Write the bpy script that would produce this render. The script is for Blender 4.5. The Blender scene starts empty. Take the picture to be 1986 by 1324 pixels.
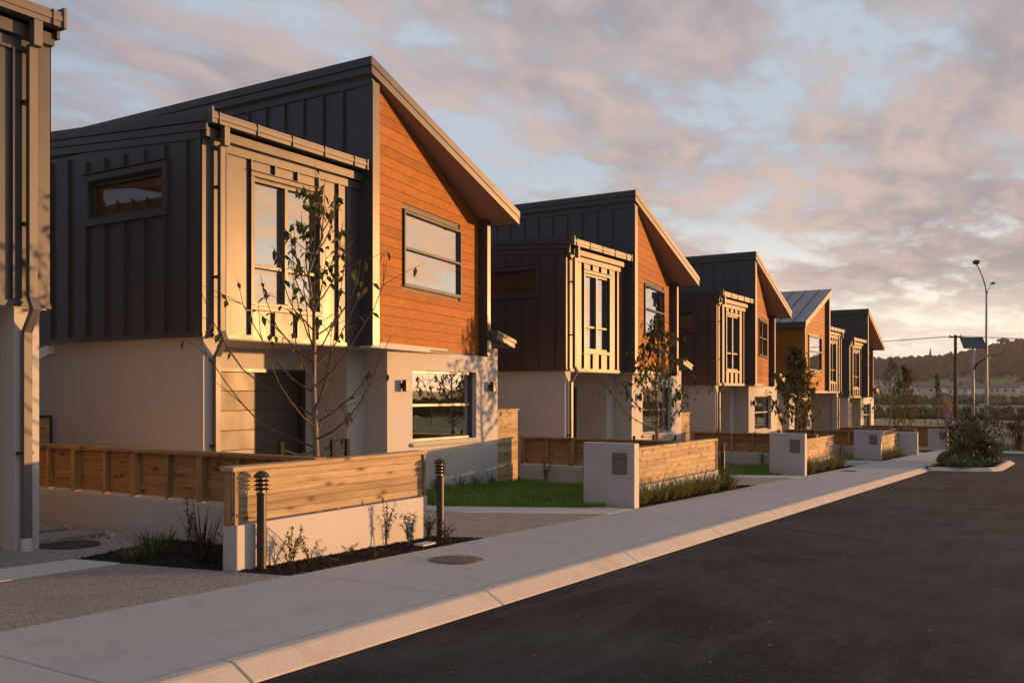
import bpy, math, random
from mathutils import Vector, noise
R = random.Random(7)
scn = bpy.context.scene
COL = scn.collection
# ------------------------------------------------------------------ camera
H = 1.55                      # eye height above the street level at X = 0
SL = 0.0255                   # the street falls this much per metre
cam_d = bpy.data.cameras.new("Camera"); cam = bpy.data.objects.new("Camera", cam_d); COL.objects.link(cam)
cam.location = (0, 0, H); cam.rotation_euler = (math.radians(90), 0, math.radians(-58.25))
cam_d.sensor_width = 36; cam_d.lens = 36 * 1805 / 1986; cam_d.shift_y = 100 / 1986
cam_d.clip_start = 0.1; cam_d.clip_end = 5000
scn.camera = cam
scn.render.resolution_x = 1024; scn.render.resolution_y = 682
scn.view_settings.view_transform = 'Standard'; scn.view_settings.look = 'None'
scn.view_settings.exposure = 0.74; scn.view_settings.gamma = 1
# ------------------------------------------------------------------ sun
SUN_EL = math.radians(1.9)
sx, sy = 1.16, -1.0           # ground direction towards the sun
n_ = math.hypot(sx, sy); sx /= n_; sy /= n_
SUN = Vector((sx * math.cos(SUN_EL), sy * math.cos(SUN_EL), math.sin(SUN_EL)))
sun_d = bpy.data.lights.new("Sun", 'SUN'); sun = bpy.data.objects.new("Sun", sun_d); COL.objects.link(sun)
sun_d.energy = 5.0; sun_d.angle = math.radians(0.9); sun_d.color = (1.0, 0.47, 0.16)
sun.rotation_euler = SUN.to_track_quat('Z', 'Y').to_euler(); sun.location = (30, -20, 20)
# ------------------------------------------------------------------ world
W = bpy.data.worlds.new("World"); scn.world = W; W.use_nodes = True
def build_world():
    nt = W.node_tree; N = nt.nodes; L = nt.links; N.clear()
    def nd(t, **k):
        n = N.new(t)
        for a, b in k.items(): setattr(n, a, b)
        return n
    def val(v, i):
        if hasattr(v, 'is_output') or isinstance(v, bpy.types.NodeSocket): L.new(v, i)
        else: i.default_value = v
    def m(op, a, b=0.0, c=None, clamp=False):
        n = nd('ShaderNodeMath', operation=op, use_clamp=clamp); val(a, n.inputs[0]); val(b, n.inputs[1])
        if c is not None: val(c, n.inputs[2])
        return n.outputs[0]
    def ss(x, a, b):
        n = nd('ShaderNodeMapRange', interpolation_type='SMOOTHSTEP'); val(x, n.inputs[0])
        n.inputs[1].default_value = a; n.inputs[2].default_value = b; return n.outputs[0]
    def mix(f, a, b):
        n = nd('ShaderNodeMix', data_type='RGBA'); val(f, n.inputs[0])
        for v, i in ((a, n.inputs[6]), (b, n.inputs[7])):
            if isinstance(v, tuple): i.default_value = (*v, 1)
            else: L.new(v, i)
        return n.outputs[2]
    tc = nd('ShaderNodeTexCoord'); sep = nd('ShaderNodeSeparateXYZ'); L.new(tc.outputs['Generated'], sep.inputs[0])
    z = m('MAXIMUM', sep.outputs[2], 0.0)
    inv = m('DIVIDE', 1.0, m('ADD', z, 0.11))
    cmb = nd('ShaderNodeCombineXYZ'); L.new(m('MULTIPLY', sep.outputs[0], inv), cmb.inputs[0]); L.new(m('MULTIPLY', sep.outputs[1], inv), cmb.inputs[1])
    def noi(scale, det, rough, dist, off, rot=0.5, st=(1, 1, 1)):
        mp = nd('ShaderNodeMapping'); mp.inputs[1].default_value = off; mp.inputs[2].default_value = (0, 0, rot); mp.inputs[3].default_value = st
        L.new(cmb.outputs[0], mp.inputs[0])
        n = nd('ShaderNodeTexNoise'); L.new(mp.outputs[0], n.inputs['Vector'])
        n.inputs['Scale'].default_value = scale; n.inputs['Detail'].default_value = det
        n.inputs['Roughness'].default_value = rough; n.inputs['Distortion'].default_value = dist
        return n.outputs[0]
    n1 = noi(1.7, 8, 0.50, 0.12, (3.1, 1.7, 0.2), -0.45, (1.0, 1.35, 1))
    n2 = noi(4.4, 9, 0.58, 0.2, (7.3, 2.2, 1.1), -0.55, (0.8, 1.5, 1))
    n3 = noi(1.1, 4, 0.5, 0.3, (1.3, 9.2, 2.1), -0.4)
    cov = ss(m('ADD', m('MULTIPLY', n1, 0.55), m('MULTIPLY', n2, 0.45)), 0.395, 0.545)
    # angle to the sun along the ground
    dt = nd('ShaderNodeVectorMath', operation='DOT_PRODUCT'); L.new(tc.outputs['Generated'], dt.inputs[0]); dt.inputs[1].default_value = SUN
    toward = ss(dt.outputs['Value'], -0.2, 1.0)
    low = m('SUBTRACT', 1.0, ss(sep.outputs[2], 0.015, 0.24))
    low2 = m('SUBTRACT', 1.0, ss(sep.outputs[2], 0.0, 0.5))
    shade = ss(m('ADD', m('MULTIPLY', n2, 0.55), m('MULTIPLY', n3, 0.45)), 0.38, 0.62)
    c_dark = mix(low2, (1.82, 1.92, 2.30), (2.45, 2.15, 2.15))
    c_lite = mix(low2, (3.1, 2.7, 2.75), (4.5, 3.5, 3.05))
    cloud = mix(shade, c_dark, c_lite)
    lows = m('SUBTRACT', 1.0, ss(sep.outputs[2], 0.02, 0.42))
    cloud = mix(m('MULTIPLY', m('MULTIPLY', lows, ss(dt.outputs['Value'], 0.72, 1.0)), 0.92), cloud, (11.5, 6.4, 2.9))
    sky = nd('ShaderNodeTexSky', sky_type='NISHITA'); sky.sun_disc = False
    sky.sun_elevation = SUN_EL; sky.sun_rotation = math.atan2(SUN.x, SUN.y)
    sky.altitude = 30; sky.air_density = 1.0; sky.dust_density = 1.0; sky.ozone_density = 1.0
    # thin bright veil in the gaps between the clouds
    gap = mix(0.8, sky.outputs[0], mix(low, (3.6, 4.2, 4.9), mix(toward, (6.2, 6.1, 5.9), (9.8, 9.0, 7.3))))
    dens = m('MULTIPLY', cov, m('SUBTRACT', 1.0, m('MULTIPLY', ss(low, 0.45, 1.0), 0.62)))
    out = mix(dens, gap, cloud)
    # the half of the sky away from the sunset is already dim
    dim = mix(ss(dt.outputs['Value'], -0.85, 0.25), (0.36, 0.46, 0.64), (1.0, 1.0, 1.0))
    dm = nd('ShaderNodeMix', data_type='RGBA', blend_type='MULTIPLY'); dm.inputs[0].default_value = 1; L.new(out, dm.inputs[6]); L.new(dim, dm.inputs[7]); out = dm.outputs[2]
    bg = nd('ShaderNodeBackground'); L.new(out, bg.inputs[0]); bg.inputs[1].default_value = 0.1
    o = nd('ShaderNodeOutputWorld'); L.new(bg.outputs[0], o.inputs[0])
build_world()
# ------------------------------------------------------------------ helpers
def tag(o, label=None, cat=None, group=None, kind=None):
    if label: o['label'] = label
    if cat: o['category'] = cat
    if group: o['group'] = group
    if kind: o['kind'] = kind
    return o
def empty(name, loc=(0, 0, 0), rz=0, parent=None):
    o = bpy.data.objects.new(name, None); COL.objects.link(o); o.location = loc; o.rotation_euler = (0, 0, rz)
    o.empty_display_size = 0.2; o.parent = parent
    return o
def link(name, me, parent=None, loc=(0, 0, 0), rot=(0, 0, 0)):
    o = bpy.data.objects.new(name, me); COL.objects.link(o); o.parent = parent; o.location = loc; o.rotation_euler = rot
    return o
class Fr:
    """a wall frame: a along u, b up, c out along n"""
    def __init__(s, o, u, n): s.o = Vector(o); s.u = Vector(u).normalized(); s.n = Vector(n).normalized()
    def __call__(s, a, b, c): return s.o + s.u * a + Vector((0, 0, b)) + s.n * c
class MB:
    def __init__(s): s.v = []; s.f = []
    def face(s, pts):
        i = len(s.v); s.v += [tuple(p) for p in pts]; s.f.append(tuple(range(i, i + len(pts))))
    def hexa(s, p):
        i = len(s.v); s.v += [tuple(q) for q in p]
        for f in ((0, 3, 2, 1), (4, 5, 6, 7), (0, 1, 5, 4), (1, 2, 6, 5), (2, 3, 7, 6), (3, 0, 4, 7)): s.f.append(tuple(i + k for k in f))
        return s
    def box(s, x0, x1, y0, y1, z0, z1):
        return s.hexa([(x0, y0, z0), (x1, y0, z0), (x1, y1, z0), (x0, y1, z0), (x0, y0, z1), (x1, y0, z1), (x1, y1, z1), (x0, y1, z1)])
    def boxf(s, F, a0, a1, b0, b1, c0, c1):
        return s.hexa([F(a0, b0, c1), F(a1, b0, c1), F(a1, b0, c0), F(a0, b0, c0), F(a0, b1, c1), F(a1, b1, c1), F(a1, b1, c0), F(a0, b1, c0)])
    def prism(s, pts, d):
        """closed solid: polygon pts swept by vector d"""
        pts = [Vector(p) for p in pts]; d = Vector(d); n = len(pts); i = len(s.v)
        nn = Vector((0, 0, 0))
        for k in range(n): nn += pts[k].cross(pts[(k + 1) % n])
        if nn.dot(d) > 0: pts.reverse()
        s.v += [tuple(p) for p in pts] + [tuple(p + d) for p in pts]
        s.f.append(tuple(range(i, i + n))); s.f.append(tuple(range(i + 2 * n - 1, i + n - 1, -1)))
        for k in range(n):
            k2 = (k + 1) % n; s.f.append((i + k2, i + k, i + n + k, i + n + k2))
        return s
    def tube(s, pts, rad, n=8, cap=True):
        pts = [Vector(p) for p in pts]
        if not hasattr(rad, '__len__'): rad = [rad] * len(pts)
        i0 = len(s.v); ref = None
        for k, p in enumerate(pts):
            t = (pts[min(k + 1, len(pts) - 1)] - pts[max(k - 1, 0)]).normalized()
            if ref is None: ref = t.orthogonal().normalized()
            ref = (ref - t * ref.dot(t)).normalized(); b = t.cross(ref)
            for j in range(n):
                a = 2 * math.pi * j / n; s.v.append(tuple(p + (ref * math.cos(a) + b * math.sin(a)) * rad[k]))
        for k in range(len(pts) - 1):
            for j in range(n):
                j2 = (j + 1) % n; s.f.append((i0 + k * n + j, i0 + k * n + j2, i0 + (k + 1) * n + j2, i0 + (k + 1) * n + j))
        if cap:
            s.f.append(tuple(i0 + j for j in range(n - 1, -1, -1))); e = i0 + (len(pts) - 1) * n; s.f.append(tuple(e + j for j in range(n)))
        return s
    def lathe(s, prof, c=(0, 0, 0), n=16):
        i0 = len(s.v)
        for r, z in prof:
            for j in range(n):
                a = 2 * math.pi * j / n; s.v.append((c[0] + r * math.cos(a), c[1] + r * math.sin(a), c[2] + z))
        for k in range(len(prof) - 1):
            for j in range(n):
                j2 = (j + 1) % n; s.f.append((i0 + k * n + j, i0 + k * n + j2, i0 + (k + 1) * n + j2, i0 + (k + 1) * n + j))
        s.f.append(tuple(i0 + j for j in range(n - 1, -1, -1))); e = i0 + (len(prof) - 1) * n; s.f.append(tuple(e + j for j in range(n)))
        return s
    def mesh(s, name, mat, mirror=None, smooth=False):
        me = bpy.data.meshes.new(name)
        v = s.v; f = s.f
        if mirror is not None:
            v = [(mirror - p[0], p[1], p[2]) for p in v]; f = [tuple(reversed(q)) for q in f]
        me.from_pydata(v, [], f)
        if smooth: me.polygons.foreach_set('use_smooth', [True] * len(me.polygons))
        me.materials.append(mat); me.update(); return me
    def build(s, name, mat, parent=None, mirror=None, smooth=False, loc=(0, 0, 0)):
        return link(name, s.mesh(name, mat, mirror, smooth), parent, loc)
def bevel(o, w, seg=1):
    m = o.modifiers.new('bevel', 'BEVEL'); m.width = w; m.segments = seg; m.limit_method = 'ANGLE'; return o
def clip(poly, A, B, C):
    """keep A*a + B*b <= C for 2D polygon"""
    out = []
    for i in range(len(poly)):
        p = poly[i]; q = poly[(i + 1) % len(poly)]; dp = A * p[0] + B * p[1] - C; dq = A * q[0] + B * q[1] - C
        if dp <= 0: out.append(p)
        if (dp < 0 < dq) or (dq < 0 < dp):
            t = dp / (dp - dq); out.append((p[0] + t * (q[0] - p[0]), p[1] + t * (q[1] - p[1])))
    return out
def area(poly): return abs(sum(poly[i][0] * poly[(i + 1) % len(poly)][1] - poly[(i + 1) % len(poly)][0] * poly[i][1] for i in range(len(poly)))) / 2
def smooth01(t): t = max(0.0, min(1.0, t)); return t * t * (3 - 2 * t)
# ------------------------------------------------------------------ materials
def mat(name, col, rough=0.7, spec=0.4, metal=0.0):
    m = bpy.data.materials.new(name); m.use_nodes = True
    b = m.node_tree.nodes['Principled BSDF']; b.inputs['Base Color'].default_value = (*col, 1)
    b.inputs['Roughness'].default_value = rough; b.inputs['Specular IOR Level'].default_value = spec; b.inputs['Metallic'].default_value = metal
    return m
class NB:
    """short cuts for one material's nodes"""
    def __init__(s, m): s.m = m; s.t = m.node_tree; s.b = s.t.nodes['Principled BSDF']
    def n(s, t, **k):
        x = s.t.nodes.new(t)
        for a, b in k.items(): setattr(x, a, b)
        return x
    def l(s, a, b): s.t.links.new(a, b)
    def coord(s, scale=(1, 1, 1), rot=(0, 0, 0), kind='Object', rnd=0.0):
        tc = s.n('ShaderNodeTexCoord'); mp = s.n('ShaderNodeMapping'); mp.inputs[3].default_value = scale; mp.inputs[2].default_value = rot
        s.l(tc.outputs[kind], mp.inputs[0])
        if rnd:
            oi = s.n('ShaderNodeObjectInfo'); mu = s.n('ShaderNodeMath', operation='MULTIPLY'); mu.inputs[1].default_value = rnd
            s.l(oi.outputs['Random'], mu.inputs[0]); s.l(mu.outputs[0], mp.inputs[1])
        return mp.outputs[0]
    def noise(s, v, scale, det=5, rough=0.55, dist=0.0):
        x = s.n('ShaderNodeTexNoise'); s.l(v, x.inputs['Vector']); x.inputs['Scale'].default_value = scale
        x.inputs['Detail'].default_value = det; x.inputs['Roughness'].default_value = rough; x.inputs['Distortion'].default_value = dist
        return x.outputs[0]
    def ramp(s, f, stops):
        x = s.n('ShaderNodeValToRGB'); s.l(f, x.inputs[0]); e = x.color_ramp.elements
        while len(e) < len(stops): e.new(0.5)
        for k, (p, c) in enumerate(stops):
            e[k].position = p; e[k].color = (*c, 1) if isinstance(c, tuple) else (c, c, c, 1)
        return x.outputs[0]
    def mix(s, f, a, b, mode='MIX'):
        x = s.n('ShaderNodeMix', data_type='RGBA', blend_type=mode)
        for v, i in ((f, 0), (a, 6), (b, 7)):
            if isinstance(v, (int, float)): x.inputs[i].default_value = v if i == 0 else (v, v, v, 1)
            elif isinstance(v, tuple): x.inputs[i].default_value = (*v, 1)
            else: s.l(v, x.inputs[i])
        return x.outputs[2]
    def rand(s): return s.n('ShaderNodeObjectInfo').outputs['Random']
    def col(s, c): s.l(c, s.b.inputs['Base Color'])
    def rough(s, c): s.l(c, s.b.inputs['Roughness'])
    def bump(s, h, st=0.3, d=0.01):
        x = s.n('ShaderNodeBump'); x.inputs['Strength'].default_value = st; x.inputs['Distance'].default_value = d
        s.l(h, x.inputs['Height']); s.l(x.outputs[0], s.b.inputs['Normal'])
M = {}
def steel(name, col, rough):
    m = mat(name, col, rough, 0.55); k = NB(m); v = k.coord((1, 1, 0.35), rnd=9)
    n = k.noise(v, 2.2, 4); k.rough(k.ramp(n, [(0.3, rough - 0.05), (0.7, rough + 0.07)]))
    n2 = k.noise(v, 14, 3)
    k.col(k.mix(n2, tuple(c * 0.86 for c in col), tuple(c * 1.14 for c in col)))
    k.bump(k.noise(k.coord((1, 1, 0.5), rnd=9), 1.6, 2), 0.12, 0.02)
    return m
M['charcoal'] = steel('charcoal_steel', (0.050, 0.051, 0.058), 0.38)
M['brown'] = steel('brown_steel', (0.052, 0.034, 0.034), 0.42)
M['gutter'] = steel('gutter_steel', (0.11, 0.105, 0.10), 0.45)
M['frame'] = steel('window_aluminium', (0.030, 0.030, 0.033), 0.38)
def wood(name, c0, c1, c2, axis, ring=1.0, knots=0.0, rough=0.62, var=0.35):
    m = mat(name, c1, rough, 0.2); k = NB(m)
    sc = {'x': (0.9, 14, 14), 'y': (14, 0.9, 14), 'z': (14, 14, 0.9)}[axis]
    v = k.coord(sc, rnd=40.0); g = k.noise(v, 1.6 * ring, 6, 0.6, 0.6)
    c = k.ramp(g, [(0.28, c0), (0.5, c1), (0.74, c2)])
    v2 = k.coord((1, 1, 1), rnd=40.0); bl = k.noise(v2, 2.4, 3)
    c = k.mix(k.ramp(bl, [(0.35, 0.0), (0.7, 0.55)]), c, k.mix(1.0, c, (0.72, 0.66, 0.6), 'MULTIPLY'))
    r = k.rand(); c = k.mix(1.0, c, k.ramp(r, [(0.0, (1 - var, 1 - var, 1 - var)), (0.5, (1.0, 1.0, 1.0)), (1.0, (1 + var * 0.35, 1 + var * 0.3, 1 + var * 0.25))]), 'MULTIPLY')
    if knots:
        sp = k.n('ShaderNodeSeparateXYZ'); k.l(k.coord((1, 1, 1), rnd=60.0), sp.inputs[0]); cb = k.n('ShaderNodeCombineXYZ')
        al, ac = {'x': (0, 2), 'y': (1, 2), 'z': (2, 0)}[axis]
        for src, dst, sc_ in ((al, 0, 1.7), (ac, 1, 4.2)):
            mu = k.n('ShaderNodeMath', operation='MULTIPLY'); mu.inputs[1].default_value = sc_; k.l(sp.outputs[src], mu.inputs[0]); k.l(mu.outputs[0], cb.inputs[dst])
        vo = k.n('ShaderNodeTexVoronoi', voronoi_dimensions='2D'); k.l(cb.outputs[0], vo.inputs['Vector']); vo.inputs['Scale'].default_value = 1.0
        c = k.mix(k.ramp(vo.outputs['Distance'], [(0.0, knots), (0.06, knots * 0.85), (0.10, knots * 0.35), (0.22, 0.0)]), c, (0.10, 0.045, 0.02))
    k.col(c); k.bump(g, 0.25, 0.004); k.rough(k.ramp(g, [(0.3, rough - 0.08), (0.7, rough + 0.1)]))
    return m
M['cedar'] = wood('cedar_weatherboard', (0.20, 0.058, 0.006), (0.32, 0.110, 0.012), (0.40, 0.155, 0.021), 'x', 1.0, 0.2, 0.62, 0.2)
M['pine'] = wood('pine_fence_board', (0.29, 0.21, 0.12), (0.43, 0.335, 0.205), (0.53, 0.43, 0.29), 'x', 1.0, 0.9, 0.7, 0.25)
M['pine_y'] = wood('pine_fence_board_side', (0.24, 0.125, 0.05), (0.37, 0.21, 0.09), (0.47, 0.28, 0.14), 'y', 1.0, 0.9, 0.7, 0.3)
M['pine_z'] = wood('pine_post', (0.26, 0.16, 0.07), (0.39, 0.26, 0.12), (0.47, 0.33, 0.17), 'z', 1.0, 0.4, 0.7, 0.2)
M['stake'] = wood('tree_stake', (0.015, 0.011, 0.008), (0.028, 0.02, 0.014), (0.042, 0.03, 0.02), 'z', 1.0, 0.0, 0.8, 0.2)
M['pole'] = wood('timber_pole', (0.05, 0.03, 0.018), (0.085, 0.05, 0.03), (0.11, 0.07, 0.04), 'z', 1.0, 0.0, 0.8, 0.2)
def plaster():
    m = mat('painted_masonry', (0.58, 0.55, 0.52), 0.72, 0.3); k = NB(m); v = k.coord()
    n = k.noise(v, 1.3, 6); f = k.noise(v, 45, 3)
    c = k.mix(n, (0.43, 0.425, 0.42), (0.49, 0.485, 0.48))
    sp = k.n('ShaderNodeSeparateXYZ'); k.l(k.coord(), sp.inputs[0])
    dv = k.n('ShaderNodeMath', operation='MULTIPLY'); dv.inputs[1].default_value = 5.0; k.l(sp.outputs[2], dv.inputs[0])
    fr = k.n('ShaderNodeMath', operation='FRACT'); k.l(dv.outputs[0], fr.inputs[0])
    j = k.ramp(fr.outputs[0], [(0.0, 0.0), (0.03, 1.0), (0.97, 1.0), (1.0, 0.0)])
    st = k.noise(k.coord((6, 6, 0.5)), 1.5, 4)
    c = k.mix(k.ramp(st, [(0.5, 0.0), (0.8, 0.22)]), c, (0.36, 0.33, 0.30)); k.col(c)
    h = k.mix(0.35, j, f); k.bump(h, 0.22, 0.006); return m
M['plaster'] = plaster()
def concrete(name, a, b, fine=60, stain=0.35, bump=0.05, rough=0.8):
    m = mat(name, a, rough, 0.3); k = NB(m); v = k.coord(kind='Generated') if False else k.coord()
    n = k.noise(v, 0.7, 7, 0.6, 0.3); f = k.noise(v, fine, 4, 0.65); s = k.noise(v, 2.6, 6, 0.65, 0.6)
    c = k.mix(n, a, b); c = k.mix(k.ramp(s, [(0.52, 0.0), (0.72, stain)]), c, tuple(x * 0.66 for x in a))
    c = k.mix(k.ramp(f, [(0.35, 0.28), (0.6, 0.0)]), c, tuple(x * 0.7 for x in a)); k.col(c)
    k.bump(k.mix(0.5, f, s), bump, 0.006); return m
M['path'] = concrete('footpath_concrete', (0.35, 0.36, 0.365), (0.43, 0.435, 0.435), 70, 0.4)
M['strip'] = concrete('smooth_concrete', (0.47, 0.465, 0.46), (0.53, 0.52, 0.51), 80, 0.15)
M['kerb'] = concrete('kerb_concrete', (0.44, 0.41, 0.37), (0.56, 0.52, 0.47), 40, 0.5, 0.3)
M['paver'] = concrete('paver_concrete', (0.20, 0.20, 0.20), (0.26, 0.26, 0.255), 60, 0.3)
def speckle(name, cols, scale, rough, bump, patch):
    m = mat(name, cols[1], rough, 0.35); k = NB(m); v = k.coord()
    vo = k.n('ShaderNodeTexVoronoi'); k.l(v, vo.inputs['Vector']); vo.inputs['Scale'].default_value = scale
    bw = k.n('ShaderNodeRGBToBW'); k.l(vo.outputs['Color'], bw.inputs[0])
    c = k.ramp(bw.outputs[0], [(0.15, cols[0]), (0.5, cols[1]), (0.85, cols[2])])
    p = k.noise(v, 0.35, 6, 0.6, 0.5); p2 = k.noise(v, 3.0, 5, 0.6)
    c = k.mix(k.ramp(p, [(0.38, 0.0), (0.66, patch)]), c, cols[3]); c = k.mix(k.ramp(p2, [(0.45, 0.0), (0.75, patch * 0.7)]), c, cols[0])
    k.col(c); k.bump(vo.outputs['Distance'], bump, 0.008)
    k.rough(k.ramp(p2, [(0.3, rough - 0.1), (0.7, rough + 0.08)])); return m
M['agg'] = speckle('exposed_aggregate', ((0.115, 0.105, 0.095), (0.26, 0.235, 0.215), (0.44, 0.41, 0.38), (0.235, 0.20, 0.185)), 95, 0.75, 0.28, 0.45)
def asphalt():
    m = mat('asphalt', (0.03, 0.028, 0.028), 0.85, 0.1); k = NB(m); v = k.coord()
    vo = k.n('ShaderNodeTexVoronoi'); k.l(v, vo.inputs['Vector']); vo.inputs['Scale'].default_value = 70
    bw = k.n('ShaderNodeRGBToBW'); k.l(vo.outputs['Color'], bw.inputs[0])
    c = k.ramp(bw.outputs[0], [(0.2, (0.011, 0.011, 0.0115)), (0.6, (0.023, 0.023, 0.0235)), (0.93, (0.045, 0.045, 0.046))])
    p = k.noise(v, 0.42, 8, 0.66, 0.9); s = k.noise(k.coord((0.22, 1.5, 1), (0, 0, 0.25)), 1.5, 7, 0.68, 0.5)
    c = k.mix(k.ramp(p, [(0.44, 0.0), (0.60, 0.75)]), c, (0.052, 0.052, 0.053))
    c = k.mix(k.ramp(s, [(0.52, 0.0), (0.68, 0.6)]), c, (0.066, 0.065, 0.065))
    w = k.noise(v, 4.0, 7, 0.78, 0.6); c = k.mix(k.ramp(w, [(0.60, 0.0), (0.70, 0.65)]), c, (0.10, 0.098, 0.096))
    v2 = k.n('ShaderNodeTexVoronoi'); k.l(v, v2.inputs['Vector']); v2.inputs['Scale'].default_value = 5.5
    k2 = k.ramp(v2.outputs['Distance'], [(0.0, 1.0), (0.05, 0.9), (0.085, 0.0)]); b2 = k.n('ShaderNodeRGBToBW'); k.l(v2.outputs['Color'], b2.inputs[0])
    mu = k.n('ShaderNodeMath', operation='MULTIPLY'); k.l(k2, mu.inputs[0]); k.l(k.ramp(b2.outputs[0], [(0.62, 0.0), (0.66, 1.0)]), mu.inputs[1])
    c = k.mix(mu.outputs[0], c, (0.24, 0.22, 0.20))
    k.col(c); k.bump(vo.outputs['Distance'], 0.22, 0.006); k.rough(k.ramp(p, [(0.3, 0.8), (0.7, 0.92)])); return m
M['asphalt'] = asphalt()
def soil():
    m = mat('bark_mulch', (0.02, 0.015, 0.012), 0.85, 0.2); k = NB(m); n = k.noise(k.coord(rnd=5), 30, 4)
    k.col(k.ramp(n, [(0.3, (0.010, 0.007, 0.006)), (0.55, (0.026, 0.018, 0.014)), (0.8, (0.055, 0.036, 0.026))])); k.bump(n, 0.6, 0.02); return m
M['mulch'] = soil()
def grassm(name, a, b, c_, sc=0.9):
    m = mat(name, b, 0.75, 0.25); k = NB(m); v = k.coord(); n = k.noise(v, sc, 6, 0.6); f = k.noise(v, 22, 3)
    c = k.ramp(n, [(0.3, a), (0.5, b), (0.72, c_)]); c = k.mix(k.ramp(f, [(0.3, 0.45), (0.65, 0.0)]), c, tuple(x * 0.5 for x in a)); k.col(c); return m
M['lawn'] = grassm('lawn_grass', (0.05, 0.10, 0.014), (0.07, 0.15, 0.018), (0.10, 0.18, 0.025), 2.5)
M['field'] = grassm('field_grass', (0.11, 0.13, 0.03), (0.17, 0.19, 0.045), (0.26, 0.22, 0.08), 0.03)
def leafm(name, cols, tr=0.25, rough=0.55):
    m = mat(name, cols[1], rough, 0.35); k = NB(m)
    g = k.n('ShaderNodeNewGeometry'); r = g.outputs['Random Per Island']
    n = k.noise(k.coord(rnd=30), 0.9, 2)
    mx = k.n('ShaderNodeMath', operation='ADD'); k.l(r, mx.inputs[0]); k.l(k.rand(), mx.inputs[1])
    fr = k.n('ShaderNodeMath', operation='FRACT'); k.l(mx.outputs[0], fr.inputs[0])
    st = [(i / (len(cols) - 1), c) for i, c in enumerate(cols)]
    c = k.ramp(fr.outputs[0], st); c = k.mix(k.ramp(n, [(0.35, 0.3), (0.6, 0.0)]), c, tuple(x * 0.55 for x in cols[0])); k.col(c)
    ad = k.n('ShaderNodeAddShader'); t = k.n('ShaderNodeBsdfTranslucent'); k.l(c, t.inputs[0]); mxs = k.n('ShaderNodeMixShader'); mxs.inputs[0].default_value = tr
    k.l(k.b.outputs[0], mxs.inputs[1]); k.l(t.outputs[0], mxs.inputs[2]); k.l(mxs.outputs[0], k.t.nodes['Material Output'].inputs[0]); return m
M['leaf'] = leafm('pear_leaf', [(0.035, 0.055, 0.012), (0.055, 0.085, 0.018), (0.085, 0.11, 0.025), (0.14, 0.11, 0.03)], 0.3)
M['leaf_y'] = leafm('autumn_leaf', [(0.06, 0.065, 0.014), (0.10, 0.10, 0.02), (0.17, 0.14, 0.03), (0.20, 0.12, 0.03)], 0.35)
M['shrub'] = leafm('shrub_leaf', [(0.035, 0.066, 0.016), (0.055, 0.10, 0.024), (0.075, 0.125, 0.03), (0.09, 0.075, 0.035)], 0.15, 0.45)
M['shrub_d'] = leafm('dark_shrub_leaf', [(0.030, 0.042, 0.016), (0.045, 0.058, 0.02), (0.07, 0.065, 0.026), (0.10, 0.048, 0.028)], 0.15, 0.4)
M['shrub_r'] = leafm('red_shrub_leaf', [(0.06, 0.03, 0.018), (0.10, 0.04, 0.02), (0.05, 0.05, 0.018), (0.14, 0.055, 0.025)], 0.2)
M['blade'] = leafm('grass_blade', [(0.085, 0.18, 0.014), (0.115, 0.24, 0.02), (0.15, 0.28, 0.03), (0.18, 0.27, 0.05)], 0.3)
M['tuft'] = leafm('tuft_blade', [(0.045, 0.075, 0.02), (0.075, 0.11, 0.028), (0.11, 0.13, 0.045), (0.16, 0.14, 0.06)], 0.25)
M['flax'] = leafm('flax_blade', [(0.03, 0.02, 0.02), (0.05, 0.03, 0.03), (0.035, 0.045, 0.02), (0.06, 0.025, 0.03)], 0.1, 0.45)
M['lily'] = leafm('lily_blade', [(0.05, 0.08, 0.018), (0.09, 0.13, 0.03), (0.15, 0.16, 0.05), (0.20, 0.15, 0.05)], 0.3)
M['wood_far'] = leafm('woodland_leaf', [(0.030, 0.036, 0.016), (0.045, 0.05, 0.02), (0.065, 0.065, 0.028), (0.085, 0.07, 0.035)], 0.0, 0.8)
M['scrub'] = leafm('scrub_leaf', [(0.05, 0.048, 0.022), (0.075, 0.065, 0.03), (0.10, 0.085, 0.04), (0.12, 0.09, 0.05)], 0.0, 0.8)
def bark():
    m = mat('young_bark', (0.2, 0.17, 0.14), 0.8, 0.2); k = NB(m); n = k.noise(k.coord((3, 3, 1)), 9, 5)
    k.col(k.ramp(n, [(0.3, (0.13, 0.10, 0.08)), (0.6, (0.24, 0.20, 0.165)), (0.85, (0.33, 0.28, 0.24))])); k.bump(n, 0.4, 0.004); return m
M['bark'] = bark()
M['twig'] = mat('twig', (0.085, 0.055, 0.04), 0.75, 0.25)
M['black'] = mat('black_metal', (0.017, 0.014, 0.012), 0.45, 0.5)
M['bollard'] = steel('bollard_bronze', (0.022, 0.016, 0.013), 0.42)
M['white'] = mat('white_plastic', (0.72, 0.72, 0.72), 0.4, 0.5)
M['pipe_grey'] = mat('pale_pipe_base', (0.50, 0.48, 0.46), 0.5, 0.4)
M['lens'] = mat('frosted_lens', (0.35, 0.33, 0.30), 0.35, 0.5)
M['tie'] = mat('green_tie', (0.02, 0.05, 0.035), 0.6, 0.3)
M['letterbox'] = steel('letterbox_bronze', (0.15, 0.13, 0.115), 0.5)
M['lid'] = steel('cast_iron', (0.10, 0.085, 0.08), 0.6)
M['lid_dark'] = concrete('dark_cover', (0.030, 0.028, 0.025), (0.05, 0.047, 0.043), 60, 0.2)
M['galv'] = steel('galvanised_steel', (0.33, 0.32, 0.31), 0.5)
M['pane_far'] = mat('dark_pane', (0.02, 0.02, 0.022), 0.15, 0.5)
M['solar'] = mat('solar_cells', (0.012, 0.013, 0.02), 0.2, 0.5)
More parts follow.
